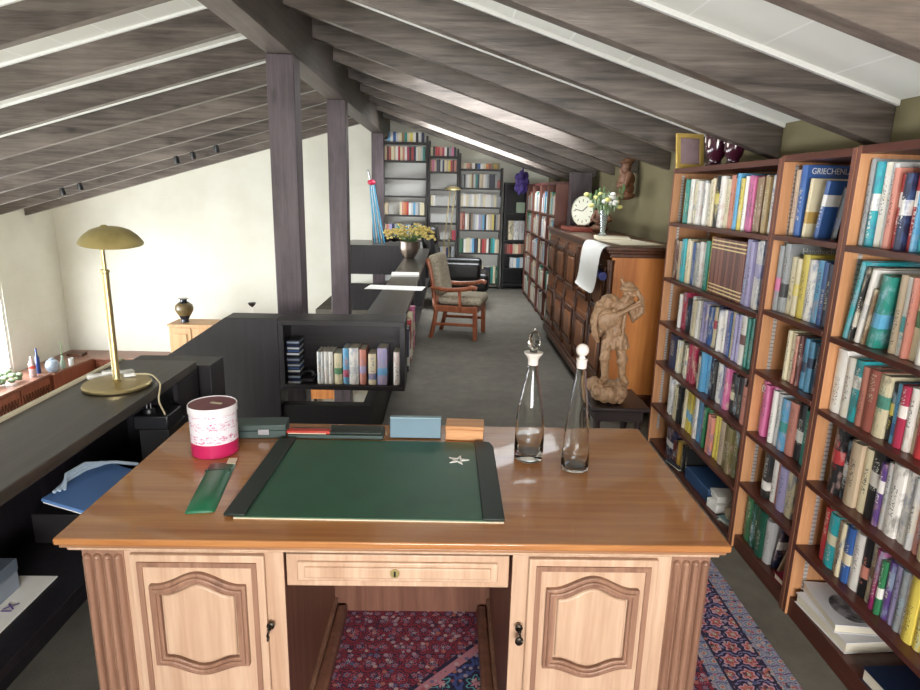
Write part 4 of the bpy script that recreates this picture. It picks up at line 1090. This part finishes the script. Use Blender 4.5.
# white sheet hanging over the edge, blue tube
t = thing('hanging_paper', 'large white curled paper hanging over the cabinet front edge', 'paper', (1.12, 5.0, 1.0))
vs = []; fs = []; n = 14
P = [(1.20, 1.323), (1.155, 1.3235), (1.135, 1.31), (1.118, 1.27), (1.112, 1.20), (1.108, 1.12), (1.106, 1.05), (1.10, 1.0), (1.09, .965), (1.078, .955)]
for i, (x, z) in enumerate(P):
    for j, y in enumerate((4.60, 4.82, 5.04, 5.26)): vs.append((x-.01*math.sin(j), y+.02*i*.5, z))
for i in range(len(P)-1):
    for j in range(3): fs.append((i*4+j, i*4+j+1, i*4+j+5, i*4+j+4))
b = MB().add(vs, fs, M['white']); o = b.build('sheet', t, smooth=60); m_ = o.modifiers.new('so', 'SOLIDIFY'); m_.thickness = .002
m_ = o.modifiers.new('ss', 'SUBSURF'); m_.render_levels = 2
b = MB().lathe([(.001, -.26), (.028, -.26), (.030, -.256), (.030, .26), (.001, .26)], plain('blue_tube', '1f2c7a', .3), 24, Matrix.Translation((1.140, 4.86, 1.10)) @ Matrix.Rotation(R(90), 4, 'X') )
for v_ in (): pass
t2 = b.build('poster_tube'); t2.location = (0, 0, 0); tag(t2, 'blue cardboard tube caught in the curled white paper', 'tube')

# clock
t = thing('round_clock', 'round cream faced clock standing on the carved cabinet', 'clock', (1.36, 6.55, ZC+.04))
X = Matrix.Translation((1.37, 6.55, ZC+.20)) @ Matrix.Rotation(R(-52), 4, 'Z') @ Matrix.Rotation(R(90), 4, 'X')
MB().lathe([(.001, -.02), (.145, -.02), (.15, -.01), (.15, .01), (.142, .016), (.138, .008), (.001, .008)], M['clockf'], 40, X).build('clock_face', t)
for k in range(12):
    a = 2*PI*k/12; MB().box(-.004, .004, .095, .12, .0085, .011, M['olive'], X @ Matrix.Rotation(a, 4, 'Z')).build('hour_mark', t)
b = MB().box(-.004, .004, 0, .075, .0115, .0135, M['iron'], X @ Matrix.Rotation(R(-50), 4, 'Z')); b.build('hand', t)
b = MB().box(-.003, .003, 0, .10, .014, .016, M['iron'], X @ Matrix.Rotation(R(80), 4, 'Z')); b.build('hand', t)
MB().box(-.06, .06, -.03, .03, -.155, -.135, M['cabm'], Matrix.Translation((1.37, 6.55, ZC+.195)) @ Matrix.Rotation(R(-52), 4, 'Z')).build('clock_stand', t)
t = thing('stacked_books', 'flat red brown book lying beneath the round clock', 'book', (1.36, 6.6, ZC))
MB().box(-.16, .12, -.22, .22, 0, .038, plain('red_brown_cover', '8a4032', .45), T(1.37, 6.6, ZC, R(4))).build('cover', t, bevel=.003)
# glass vase with flowers
t = thing('flower_vase', 'clear glass vase with pale yellow and white flowers on the cabinet', 'vase', (1.36, 5.62, ZC+.014))
MB().lathe([(.001, 0), (.034, 0), (.034, .01), (.022, .03), (.03, .12), (.042, .22), (.040, .22), (.028, .12), (.018, .035), (.001, .03)], plain('cut_glass', 'c8d4d2', .08, 0, **{'Transmission Weight': .7}), 24, cap=False).build('vase_body', t, world=False)
rd = random.Random(3)
b = MB(); fl = MB(); fw = MB()
for k in range(26):
    a = rd.uniform(0, 2*PI); s = rd.uniform(.03, .17); h = rd.uniform(.30, .44)
    tip = (s*math.cos(a), s*math.sin(a), h); b.tube([(0, 0, .10), (s*.3*math.cos(a), s*.3*math.sin(a), .22), tip], [.003, .003, .0015], M['stem'], 5)
    for q in range(4):
        f_ = rd.uniform(.5, 1); c = Vector(tip)*f_+Vector((rd.uniform(-.02, .02), rd.uniform(-.02, .02), .08*(1-f_)))
        b.ball(c, .022, M['leafp'] if k % 2 else M['stem'], 6, (rd.uniform(.2, .6), rd.uniform(.2, .5), 1.2))
for k in range(26):
    a = rd.uniform(0, 2*PI); s = rd.uniform(.04, .19); (fl if k % 2 else fw).ball((s*math.cos(a), s*math.sin(a), rd.uniform(.25, .36)), .027, M['ypale'] if k % 2 else M['white'], 8, (1, 1, .7))
b.build('stems_and_leaves', t, world=False); fl.build('yellow_blossoms', t, world=False); fw.build('white_blossoms', t, world=False)
# purple cloth hanging from a rafter at the corridor end
b = MB()
for px_, pz_, r_ in ((1.06, 1.93, .05), (1.12, 1.96, .06), (1.19, 1.95, .055), (1.08, 1.84, .055), (1.15, 1.86, .06), (1.21, 1.86, .045), (1.05, 1.76, .045), (1.13, 1.77, .055), (1.20, 1.76, .04), (1.10, 1.70, .035), (1.17, 1.70, .03)): b.ball((px_, 10.2+.03*math.sin(px_*60), pz_), r_, M['purple'], 10, (.9, .6, 1.3))
b.tube([(1.14, 10.2, 1.95), (1.14, 10.2, 2.08)], .012, M['purple'], 8)
o = b.build('purple_scarf'); r_ = o.modifiers.new('r', 'REMESH'); r_.mode = 'VOXEL'; r_.voxel_size = .012; r_.use_smooth_shade = True
tag(o, 'purple cloth hanging from a rafter at the corridor end', 'cloth')

# ------------------------------------------------------------------ carved figures (voxel-merged carving)
def carve(name, balls, caps, m, parent, voxel, X=None, disp=.0):
    b = MB()
    for c, r, sc in balls: b.ball(c, r, m, 12, sc, X)
    for pts, rs in caps:
        b.tube(pts, rs, m, 10, X)
        for p, r in ((pts[0], rs[0]), (pts[-1], rs[-1])): b.ball(p, r, m, 10, (1, 1, 1), X)
    o = b.build(name, parent, world=False)
    r_ = o.modifiers.new('r', 'REMESH'); r_.mode = 'VOXEL'; r_.voxel_size = voxel; r_.use_smooth_shade = True
    s_ = o.modifiers.new('s', 'SMOOTH'); s_.iterations = 2; s_.factor = .5
    if disp:
        tx = bpy.data.textures.new(name+'_t', 'CLOUDS'); tx.noise_scale = .018; tx.noise_depth = 2
        d_ = o.modifiers.new('d', 'DISPLACE'); d_.texture = tx; d_.strength = disp; d_.mid_level = .5
    return o
SX, SY, SZ = .955, 3.50, .505
pd = thing('side_stool', 'black wooden pedestal table with turned legs under the carved figure', 'table', (1.0, 3.6, 0))
MB().box(.83, 1.17, 3.38, 3.76, .475, .50, M['ped']).build('table_top', pd, bevel=.006)
MB().box(.86, 1.14, 3.41, 3.73, .41, .472, M['ped']).build('apron', pd)
for x in (.88, 1.12):
    for y in (3.43, 3.71):
        MB().lathe([(.016, 0), (.022, .03), (.014, .08), (.026, .16), (.016, .24), (.026, .33), (.018, .38), (.022, .415)], M['ped'], 16, Matrix.Translation((x, y, 0))).build('leg', pd)
st = thing('carved_figure', 'carved pale wooden figure of a hatted lute player on rocks', 'statue', (SX, SY, SZ-.004))
rk = []
rr = random.Random(11)
for k in range(15):
    a = 2*PI*k/15; r = .075 if k % 2 else .055
    rk.append(((r*1.15*math.cos(a)-.005, r*.85*math.sin(a), rr.uniform(.04, .105) if k % 2 else .045), rr.uniform(.036, .05), (1, 1, rr.uniform(.8, 1.1))))
rk.append(((0, 0, .065), .085, (1.1, .85, .75))); rk.append(((-.05, -.02, .10), .035, (1, 1, .6))); rk.append(((.06, 0, .11), .035, (1.2, 1, .6)))
rk += [((.05*math.cos(q*1.3), -.055+.01*(q%2), .03+.028*(q%3)), .026, (1,1,.9)) for q in range(9)]
o = carve('rock_base', rk, [], M['statue'], st, .005, disp=.016)
m2 = o.modifiers.new('b', 'SMOOTH'); m2.iterations = 1
balls = [((.066, -.01, .648), .038, (.9, .95, 1.15)),      # head
 ((.0, 0, .50), .062, (1.05, .8, 1.2)), ((.0, 0, .43), .055, (1.05, .85, 1.)), ((.01, 0, .385), .062, (1.15, .9, .8)),
 ((.03, 0, .575), .05, (1.5, .8, .7)), ((.012, -.005, .355), .055, (1.3, .9, .6)),
 ((-.06, -.052, .50), .052, (1.0, .5, 1.25)), ((.088, -.045, .64), .010, (1, 1.2, 1)), ((.052, -.046, .628), .013, (.8, 1., 1.3)),
 ((-.03, .03, .60), .05, (1.1, .8, .7))]
caps = [([(-.030, 0, .37), (-.045, -.01, .27), (-.03, .005, .15)], [.036, .027, .020]), ([(.035, 0, .37), (.058, -.012, .26), (.068, .0, .155)], [.036, .027, .020]),
 ([(-.028, .0, .15), (-.062, -.045, .135)], [.020, .014]), ([(.068, 0, .155), (.088, -.04, .135)], [.020, .014]),
 ([(-.062, -.048, .132), (-.076, -.062, .150)], [.012, .008]),
 ([(-.045, 0, .595), (-.075, -.03, .52), (-.03, -.07, .50)], [.030, .024, .016]),
 ([(.085, 0, .58), (.105, -.035, .50), (.135, -.03, .545), (.128, -.035, .62), (.105, -.035, .66)], [.032, .026, .022, .018, .014]),
 ([(.03, .0, .58), (.058, -.005, .63)], [.026, .02]),
 ([(-.06, -.05, .50), (.04, -.062, .555), (.12, -.06, .61)], [.02, .014, .010]),
 # cape
 ([(-.01, .03, .60), (-.085, .02, .57), (-.115, .01, .48), (-.105, .0, .40), (-.085, .005, .36)], [.032, .032, .026, .020, .010]),
 ([(.0, .04, .58), (-.05, .045, .50), (-.08, .03, .40)], [.035, .035, .02]),
 ([(-.115, 0, .52), (-.125, -.01, .44), (-.12, -.01, .40)], [.014, .012, .006]),
 # beard
 ([(.055, -.035, .63), (.045, -.04, .60)], [.016, .008])]
caps += [([(-.05, -.012, .265), (-.034, -.008, .275)], [.027, .027]), ([(.05, -.014, .255), (.066, -.008, .262)], [.027, .027]), ([(-.02, -.048, .56), (-.03, -.058, .45), (-.02, -.05, .38)], [.012, .010, .006]), ([(.04, -.045, .55), (.035, -.055, .46), (.04, -.05, .38)], [.014, .012, .006]), ([(-.10, -.015, .56), (-.115, -.02, .46), (-.095, -.02, .38)], [.012, .012, .006])]
for k in range(6):   # pleated tunic hem
    a = -PI*.95+PI*.9*k/5; caps.append(([(.012+.05*math.cos(a), .04*math.sin(a), .40), (.012+.072*math.cos(a), .055*math.sin(a), .335)], [.014, .012]))
body = carve('figure_body', balls, caps, M['statue'], st, .0045, disp=.009)
hat = carve('hat', [((.066, -.005, .672), .048, (1.15, 1.1, .35)), ((.064, 0, .688), .034, (1, 1, .7))], [([(.04, .02, .69), (.025, .025, .72), (.035, .03, .735)], [.010, .008, .004])], M['statue'], body, .005)
lute = carve('lute', [((-.055, -.068, .50), .045, (1.25, .35, 1.0)), ((-.02, -.07, .52), .034, (1.2, .35, .8))], [([(.0, -.072, .535), (.11, -.075, .595)], [.010, .008]), ([(.11, -.075, .595), (.13, -.065, .585)], [.010, .007])], M['statue'], body, .004)
# wall figure
t = thing('wall_carving', 'carved dark wooden half figure with cap hung on the olive wall', 'carving', (1.64, 6.0, 1.65))
carve('figure_body', [((-.01, 0, .30), .048, (.95, 1, 1.15)), ((0, 0, .18), .075, (1.05, 1, 1.1)), ((0, 0, .03), .08, (1.1, 1.3, .45)), ((0, 0, .10), .075, (1.05, 1.1, .8)), ((-.05, -.03, .13), .03, (1.2, 1.2, .8))],
      [([(0, .06, .22), (-.05, .07, .14), (-.075, .0, .12)], [.035, .028, .02]), ([(0, -.07, .22), (-.03, -.10, .13), (-.08, -.03, .12)], [.035, .028, .02]), ([(-.05, .0, .24), (-.065, 0, .27)], [.02, .014])], M['carve'], t, .009, Matrix.Scale(1.0, 4), .006)
carve('cap', [((0, 0, .345), .055, (1.05, 1.05, .55)), ((-.03, 0, .335), .05, (1.2, 1.1, .2))], [], M['carve'], t, .009)
t = thing('small_carving', 'small reddish wood figure behind the round clock', 'carving', (1.47, 6.2, ZC))
carve('figure_body', [((0, 0, .27), .045, (1, 1, 1.1)), ((0, 0, .17), .06, (1, .9, 1.2)), ((0, 0, .05), .08, (1.1, .9, .6))], [([(-.05, 0, .2), (-.09, -.03, .13), (-.04, -.06, .11)], [.025, .022, .018]), ([(.05, 0, .2), (.09, -.03, .13), (.04, -.06, .11)], [.025, .022, .018])], M['carve'], t, .009, None, .006)

# ------------------------------------------------------------------ pewter pot with yellow flowers on the parapet
ZP = .9005
t = thing('flower_pot', 'hammered metal pot with dried yellow flowers on the parapet', 'flower pot', (-.47, 7.55, ZP))
MB().lathe([(.001, 0), (.055, 0), (.06, .01), (.10, .07), (.115, .13), (.112, .18), (.118, .20), (.110, .20), (.104, .18), (.10, .12), (.001, .10)], M['pot'], 32, cap=False).build('metal_pot', t, world=False)
b = MB(); f1 = MB(); rd = random.Random(5)
for k in range(46):
    a = rd.uniform(0, 2*PI); s = rd.uniform(.05, .30); h = .22+rd.uniform(.0, .24)*(1.05-s/.36)+.03
    tip = Vector((s*math.cos(a), s*math.sin(a)*.8, h)); b.tube([(0, 0, .13), (tip.x*.4, tip.y*.4, .24), tip], [.004, .003, .002], M['stem'], 5)
    for q in range(5):
        c = tip+Vector((rd.uniform(-.035, .035), rd.uniform(-.035, .035), rd.uniform(-.03, .035)))
        f1.ball(c, rd.uniform(.010, .021), M['yel'], 6, (1, 1, .8))
b.build('dried_stems', t, world=False); f1.build('yellow_blossoms', t, world=False)
t = thing('paper_sheet', 'large white sheet lying across the parapet, nearer the desk', 'paper', (-.43, 5.15, ZP))
MB().box(-.235, .235, -.11, .11, 0, .003, M['white'], T(-.435, 5.15, ZP, R(-6))).build('sheet', t)
t = thing('paper_stack', 'small stack of cream papers lying on the parapet', 'paper', (-.41, 5.95, ZP))
MB().box(-.13, .13, -.10, .10, 0, .02, M['white'], T(-.41, 5.95, ZP, R(3))).build('sheets', t, bevel=.002)
# bundle of rods
t = thing('rod_bundle', 'bundle of thin blue and white rods with a red knob', 'rods', (-1.06, 9.3, .93))
for k in range(5):
    MB().tube([(-1.02+.035*k-.07, 9.30+.02*(k % 2), .932), (-1.15+.012*k, 9.32, 1.78)], .011, plain('blue_rod_%d' % k, '3f8fb0', .4) if k % 2 == 0 else M['white'], 8).build('rod', t)
MB().ball((-1.13, 9.32, 1.79), .05, plain('red_knob', 'c02848', .4), 12, (1.2, 1, .8)).build('red_knob', t)
MB().tube([(-1.14, 9.32, 1.80), (-1.17, 9.32, 1.93), (-1.19, 9.32, 1.96)], [.014, .012, .02], M['steel'], 8).build('silver_tip', t)
b = MB()
for k in range(7): b.ball((-.92+.055*k, 9.35+.03*(k % 3), .985+.02*(k % 2)), .05, M['leather'], 8, (1.3, 1, .9))
o = b.build('black_cloth'); r_ = o.modifiers.new('r', 'REMESH'); r_.mode = 'VOXEL'; r_.voxel_size = .015; r_.use_smooth_shade = True
tag(o, 'crumpled black cloth on the crossing parapet box', 'cloth')

# ------------------------------------------------------------------ wooden armchair
ac = thing('wooden_armchair', 'red brown wooden armchair with grey patterned cushions', 'armchair', (.15, 7.42, 0), R(-14))
def P2(name, mb, parent=ac, **kw): return mb.build(name, parent, world=False, **kw)
for s in (-1, 1):
    y = .25*s
    P2('leg', MB().tube(smoothp([(-.30, y, 0), (-.27, y, .12), (-.24, y, .30), (-.255, y, .42)]), [.026]*19, M['chair'], 8), bevel=0)
    P2('leg', MB().bar((.24, y, 0), (.23, y, .40), .05, .05, M['chair']), bevel=.008)
    P2('seat_rail', MB().bar((-.26, y, .36), (.25, y, .355), .035, .075, M['chair']), bevel=.006)
    P2('stretcher', MB().bar((-.28, y, .17), (.235, y, .18), .022, .035, M['chair']), bevel=.006)
    P2('back_post', MB().tube(smoothp([(-.255, y, .38), (-.275, y, .60), (-.31, y, .80), (-.34, y, .90)]), [.024]*19, M['chair'], 8))
    P2('armrest', MB().tube(smoothp([(-.29, y*1.1, .60), (-.1, y*1.15, .585), (.10, y*1.15, .60), (.20, y*1.15, .625), (.25, y*1.15, .61)]), [.02, .02, .02, .021]+[.026]*21, M['chair'], 8))
    P2('arm_post', MB().bar((.06, y*1.1, .33), (.05, y*1.15, .59), .035, .035, M['chair']), bevel=.006)
P2('top_rail', MB().tube([(-.34, -.26, .90), (-.35, 0, .925), (-.34, .26, .90)], [.026, .03, .026], M['chair'], 8))
for k in range(5):
    y = -.16+.08*k; P2('back_slat', MB().bar((-.27, y, .40), (-.345, y, .90), .03, .012, M['chair']))
P2('cross_rail', MB().bar((.235, -.25, .355), (.235, .25, .355), .035, .07, M['chair']), bevel=.006)
b = MB().box(-.22, .30, -.235, .235, .40, .51, M['fabric']); o = P2('seat_cushion', b, bevel=.045)
o.modifiers['b'].segments = 4
X = Matrix.Translation((-.215, 0, .50)) @ Matrix.Rotation(R(-12), 4, 'Y')
b = MB().box(-.05, .07, -.235, .235, 0, .48, M['fabric'], X); o = P2('back_cushion', b, bevel=.05); o.modifiers['b'].segments = 4
# black recliner
rc = thing('black_recliner', 'black leather lounge chair behind the wooden armchair', 'armchair', (.13, 9.42, 0), R(-4))
for nm, bx_, X in (('backrest', (-.08, .10, -.33, .33, 0, .80), Matrix.Translation((-.32, 0, .36)) @ Matrix.Rotation(R(-10), 4, 'Y')), ('seat', (-.35, .48, -.33, .33, .26, .54), None), ('headrest', (-.04, .13, -.25, .25, .56, .83), Matrix.Translation((-.30, 0, .36)) @ Matrix.Rotation(R(-10), 4, 'Y'))):
    o = MB().box(*bx_, M['leather'], X).build(nm, rc, world=False, bevel=.07); o.modifiers['b'].segments = 4
for s in (-1, 1):
    o = MB().box(-.30, .36, .30*s-.07+.06*s, .30*s+.07+.06*s, .44, .70, M['leather']).build('armrest', rc, world=False, bevel=.06); o.modifiers['b'].segments = 4
for x in (-.28, .38):
    for y in (-.28, .28): MB().bar((x, y, 0), (x*.9, y*.9, .27), .045, .045, M['chair']).build('leg', rc, world=False, bevel=.006)
# brass floor lamp
fl = thing('floor_lamp', 'tall brass floor lamp with two rods and a mushroom shade', 'lamp', (-.05, 10.2, 0))
MB().lathe([(.001, 0), (.15, 0), (.15, .02), (.02, .035)], M['brass'], 32).build('lamp_base', fl, world=False)
MB().tube([(-.04, 0, .02), (-.03, 0, .9), (.06, 0, 1.72)], .009, M['brass'], 8).build('pole', fl, world=False)
MB().tube([(.04, 0, .02), (.05, 0, .9), (.13, 0, 1.70)], .009, M['brass'], 8).build('pole', fl, world=False)
prof = [(.13, 0), (.12, .02), (.08, .05), (.03, .06), (.001, .062)]
MB().lathe(prof+[(r*.98, z-.003) for r, z in prof[::-1]], M['brass'], 28, Matrix.Translation((.10, 0, 1.71)), cap=False).build('lamp_shade', fl, world=False)

# ------------------------------------------------------------------ discs and telephone in the shelf box
rd = random.Random(9); dm = [plain('disc_spine_%d' % i, c, .25) for i, c in enumerate(('c3cad6', '25304e', '8b99b0', '1b1d26', 'd9dde2', '3f5a8a'))]
for k in range(15):
    x = -.968+rd.uniform(-.002, .002)+.008; z = .4855+.0185*k
    b = MB().box(-.038, .038, 0, .12, 0, .0105, dm[k % 6], T(x, 3.80+rd.uniform(0, .01), z, R(rd.uniform(-2.5, 2.5)))); 
    b.box(-.036, .036, .003, .117, .011, .018, M['black'], T(x, 3.80, z, 0))
    o = b.build('disc_case'); tag(o, 'thin disc case, %s from the bottom of the stack in the shelf box' % ORD[k], 'disc case', 'stack of disc cases')
t = thing('telephone', 'black telephone handset lying beside the stack of disc cases', 'telephone', (-.86, 3.87, .486))
MB().box(-.92, -.835, 3.81, 3.92, .486, .515, M['black']).build('base', t, bevel=.008)
MB().tube(smoothp([(-.93, 3.86, .53), (-.89, 3.86, .55), (-.86, 3.86, .55), (-.845, 3.86, .53)]), [.018]*3+[.013]*13+[.018]*3, M['black'], 10).build('handset', t)

# ------------------------------------------------------------------ lower room furniture
def sideboard(name, lab, x0, x1, y0, y1, ztop, axis, nd, mt=M['lowcab'], top=M['lowtop'], lattice=False):
    t = thing(name, lab, 'sideboard', ((x0+x1)/2, (y0+y1)/2, ZL))
    MB().box(x0, x1, y0, y1, ZL+.002, ztop-.03, mt).build('body', t)
    MB().box(x0-.02*(axis == 'y'), x1+.02*(axis == 'y')*0+.02*(axis == 'x'), y0-.02, y1, ztop-.03, ztop, top).build('top_board', t, bevel=.004)
    for k in range(nd):
        if axis == 'y':      # front faces -y
            w = (x1-x0)/nd; a = x0+k*w
            b = MB().box(a+.02, a+w-.02, y0-.015, y0, ZL+.12, ztop-.06, mt); d = b.build('door', t, bevel=.004)
            b = MB().box(a+.09, a+w-.09, y0-.03, y0-.016, ZL+.22, ztop-.16, mt); b.build('raised_panel', d, bevel=.01)
        else:                # front faces +x
            w = (y1-y0)/nd; a = y0+k*w
            b = MB().box(x1, x1+.015, a+.02, a+w-.02, ZL+.12, ztop-.06, mt); d = b.build('door', t, bevel=.004)
            if lattice:
                b = MB(); zz = ztop-.16
                for q in range(9):
                    b.bar((x1+.02, a+.06+q*(w-.12)/9, zz), (x1+.02, a+.06+(q+1)*(w-.12)/9, zz-.30), .012, .012, M['cabm'])
                    b.bar((x1+.02, a+.06+(q+1)*(w-.12)/9, zz), (x1+.02, a+.06+q*(w-.12)/9, zz-.30), .012, .012, M['cabm'])
                b.build('lattice', d)
            else:
                b = MB().box(x1+.016, x1+.03, a+.09, a+w-.09, ZL+.22, ztop-.16, mt); b.build('raised_panel', d, bevel=.01)
    return t
ZS = -1.35
sideboard('long_sideboard', 'red brown sideboard along the back wall of the lower room', -6.30, -3.2, 10.95, 11.49, ZS, 'y', 6)
sideboard('lattice_sideboard', 'red brown sideboard with lattice doors under the window', -7.04, -6.50, 6.2, 9.95, ZS, 'x', 5, lattice=True)
t = thing('corner_sideboard', 'red brown angled corner sideboard between the two long ones', 'sideboard', (-6.7, 10.9, ZL))
pts = [(-7.04, 9.97), (-6.45, 9.97), (-6.32, 10.93), (-6.32, 11.49), (-7.04, 11.49)]
MB().prism(pts, ZL+.002, ZS-.03, M['lowcab'], 'z').build('body', t)
MB().prism([(-7.04, 9.97), (-6.42, 9.97), (-6.32, 10.93), (-6.32, 11.49), (-7.04, 11.49)], ZS-.03, ZS+.001, M['lowtop'], 'z').build('top_board', t)
sideboard('tall_cupboard', 'pale pine cupboard carrying the dark ornate vase', -4.70, -3.15, 10.42, 10.90, -.59, 'y', 4, M['pine'], M['pine'])
t = thing('ornate_vase', 'dark blue and gold vase on the pale pine cupboard', 'vase', (-4.50, 10.62, -.589))
MB().lathe([(.001, 0), (.07, 0), (.065, .02), (.06, .05), (.10, .12)], M['vase'], 24, cap=False).build('vase_foot', t, world=False)
MB().lathe([(.10, .12), (.145, .20), (.15, .25), (.135, .30), (.09, .335)], plain('gold_blue_pattern', '8a7448', .3, var=.8, scale=60), 24, cap=False).build('gilt_body', t, world=False)
MB().lathe([(.09, .335), (.055, .36), (.055, .39), (.09, .41), (.001, .41)], M['vase'], 24, cap=False).build('vase_neck', t, world=False)
t = thing('stemmed_goblet', 'small goblet with a black bowl beside the pine cupboard vase', 'goblet', (-3.37, 10.7, -.589))
MB().lathe([(.001, 0), (.05, 0), (.05, .01), (.01, .02), (.01, .26)], M['white'], 16).build('stem', t, world=False)
MB().lathe([(.001, .26), (.05, .30), (.07, .34), (.06, .34), (.001, .29)], M['black'], 16, cap=False).build('bowl', t, world=False)
def pot(name, lab, x, y, prof, m, cat='vase', z=ZS+.001):
    t = thing(name, lab, cat, (x, y, z)); MB().lathe(prof, m, 20).build('body', t, world=False); return t
t = pot('spirit_bottle', 'red and white bottle on the corner sideboard', -6.62, 9.75, [(.001, 0), (.05, 0), (.05, .22), (.02, .28), (.02, .34)], plain('red_white_glaze', 'c4a8a4', .3, var=.4), 'bottle')
MB().lathe([(.051, .14), (.051, .19)], M['red'], 20, cap=False).build('red_band', t, world=False)
t = pot('blue_bottle', 'dark blue slender bottle beside the red and white one', -6.66, 9.95, [(.001, 0), (.035, 0), (.035, .26), (.015, .32), (.015, .42)], plain('dark_blue_glass', '22325e', .2), 'bottle')
t = pot('ginger_jar', 'round blue and white jar on the corner sideboard', -6.50, 10.06, [(.001, 0), (.06, 0), (.10, .06), (.11, .12), (.08, .19), (.04, .21), (.04, .23), (.001, .235)], plain('blue_white_porcelain', 'b4c2d2', .2, var=.5, scale=40), 'jar')
t = pot('bud_vase', 'narrow vase with a dry stem on the corner sideboard', -6.46, 10.28, [(.001, 0), (.04, 0), (.05, .08), (.02, .16), (.022, .22)], plain('grey_green_glass', '8a9a8a', .15), 'vase')
MB().tube([(0, 0, .2), (.01, 0, .36), (.0, 0, .46)], .006, M['stem'], 6).build('dry_stem', t, world=False)
t = pot('small_glass', 'small clear tumbler beside the narrow vase', -6.44, 10.48, [(.001, 0), (.04, 0), (.045, .12), (.04, .12), (.036, .01), (.001, .01)], plain('tumbler_glass', 'c4c6c2', .1), 'glass')
t = thing('green_plant_bowl', 'pale green leafy ornament on the sideboard under the window', 'ornament', (-6.8, 9.2, ZS))
b = MB(); rd = random.Random(2)
for k in range(26): b.ball((rd.uniform(-.14, .14), rd.uniform(-.32, .32), rd.uniform(.05, .16)), .06, M['leafp'], 7, (1, .8, .6))
b.build('leafy_body', t, world=False)
t = thing('wall_box', 'small wooden tray on the corner sideboard near the wall', 'tray', (-6.7, 11.1, ZS+.002))
MB().box(-.14, .14, -.08, .08, 0, .05, M['cabm']).build('tray_body', t, world=False)
t = thing('round_armchair', 'cream rounded armchair in the lower room beyond the ledge', 'armchair', (-5.65, 8.45, ZL))
o = MB().box(-.36, .36, -.35, .35, .12, .45, M['cush_w']).build('seat', t, world=False, bevel=.08)
b = MB().prism([(.36*math.cos(PI*k/12), .2*math.sin(PI*k/12)+.0) for k in range(13)], -.36, -.22, M['cush_w']); b.add([], [], M['cush_w'])
b = MB().prism([(.34*math.cos(PI*k/14), .45+.36*math.sin(PI*k/14)) for k in range(15)]+[(-.34, .13), (.34, .13)], -.42, -.30, M['cush_w']); b.build('backrest', t, world=False, bevel=.03)
for x in (-.28, .28):
    for y in (-.28, .28): MB().bar((x, y, 0.002), (x, y, .14), .05, .05, M['cabm']).build('leg', t, world=False)
t = thing('low_wooden_table', 'light orange wooden table seen through the gap under the shelf box', 'table', (-2.2, 11.1, ZL))
MB().box(-.32, .32, -.3, .3, .30, .75, M['cabside']).build('table_top', t, world=False)
for x in (-.28, .28):
    for y in (-.26, .26): MB().bar((x, y, 0.002), (x, y, .30), .05, .05, M['cabm']).build('leg', t, world=False)

# ------------------------------------------------------------------ ceiling spots on the left rafters
SPOTS = ((-5.39, 9.05), (-5.14, 9.05), (-3.78, 9.05), (-3.55, 9.05), (-3.22, 9.05))
for i, (x, y) in enumerate(SPOTS):
    z = zbl(x); t = thing('spot_light', 'small black spotlight under the left rafters, %s from the side wall' % ORD[i], 'spotlight', (x, y, z), 0, 'small rafter spotlights')
    MB().lathe([(.02, -.03), (.035, .0), (.035, .07), (.001, .075)], M['black'], 16, Matrix.Rotation(R(205), 4, 'X') @ Matrix.Translation((0, .0, .02))).build('lamp_head', t, world=False)
    MB().box(-.01, .01, -.01, .01, -.02, .012, M['black']).build('bracket', t, world=False)

# ------------------------------------------------------------------ light
def area(name, loc, rot, sx, sy, e, col=(1, 1, 1), spread=180):
    l = bpy.data.lights.new(name, 'AREA'); l.shape = 'RECTANGLE'; l.size = sx; l.size_y = sy; l.energy = e; l.color = col; l.spread = R(spread)
    o = bpy.data.objects.new(name, l); COL.objects.link(o); o.location = loc; o.rotation_euler = rot; return o
area('added_front_daylight', ((wx0+wx1)/2, YB-.35, 1.5), (R(90), 0, 0), 3.4, 1.8, 370, (1, .98, .95))  # lamp outside the added window behind the camera
for i, (a, c) in enumerate(WY):
    area('daylight_side_window', (XL-.4, (a+c)/2, -.5), (0, R(-90), 0), 1.8, c-a+.4, 235*(c-a)/3.5, (.95, .98, 1))  # the first two shine through the added side windows
for (a, c), EE in zip(ADDED_GAPS, (20, 85)): area('added_roof_light', (.45, (a+c)/2-.05-.12*(a > 7), zbr(.45)+.45), (R(28 if a > 7 else 0), R(17.8), 0), 1.5, .9, EE, (.93, .97, 1))  # lamps above the added roof openings, the far one tilted at the shelves
w = bpy.data.worlds.new('world'); SC.world = w; w.use_nodes = True
w.node_tree.nodes['Background'].inputs[0].default_value = (.9, .95, 1, 1); w.node_tree.nodes['Background'].inputs[1].default_value = 3.
SC.view_settings.view_transform = 'Standard'; SC.view_settings.look = 'None'; SC.view_settings.gamma = 1; SC.view_settings.use_curve_mapping = False
SC.view_settings.exposure = 0.98
SC.cycles.max_bounces = 10; SC.cycles.diffuse_bounces = 6; SC.cycles.glossy_bounces = 4; SC.cycles.transmission_bounces = 10
SC.cycles.caustics_reflective = False; SC.cycles.caustics_refractive = False
SC.cycles.sample_clamp_indirect = 6
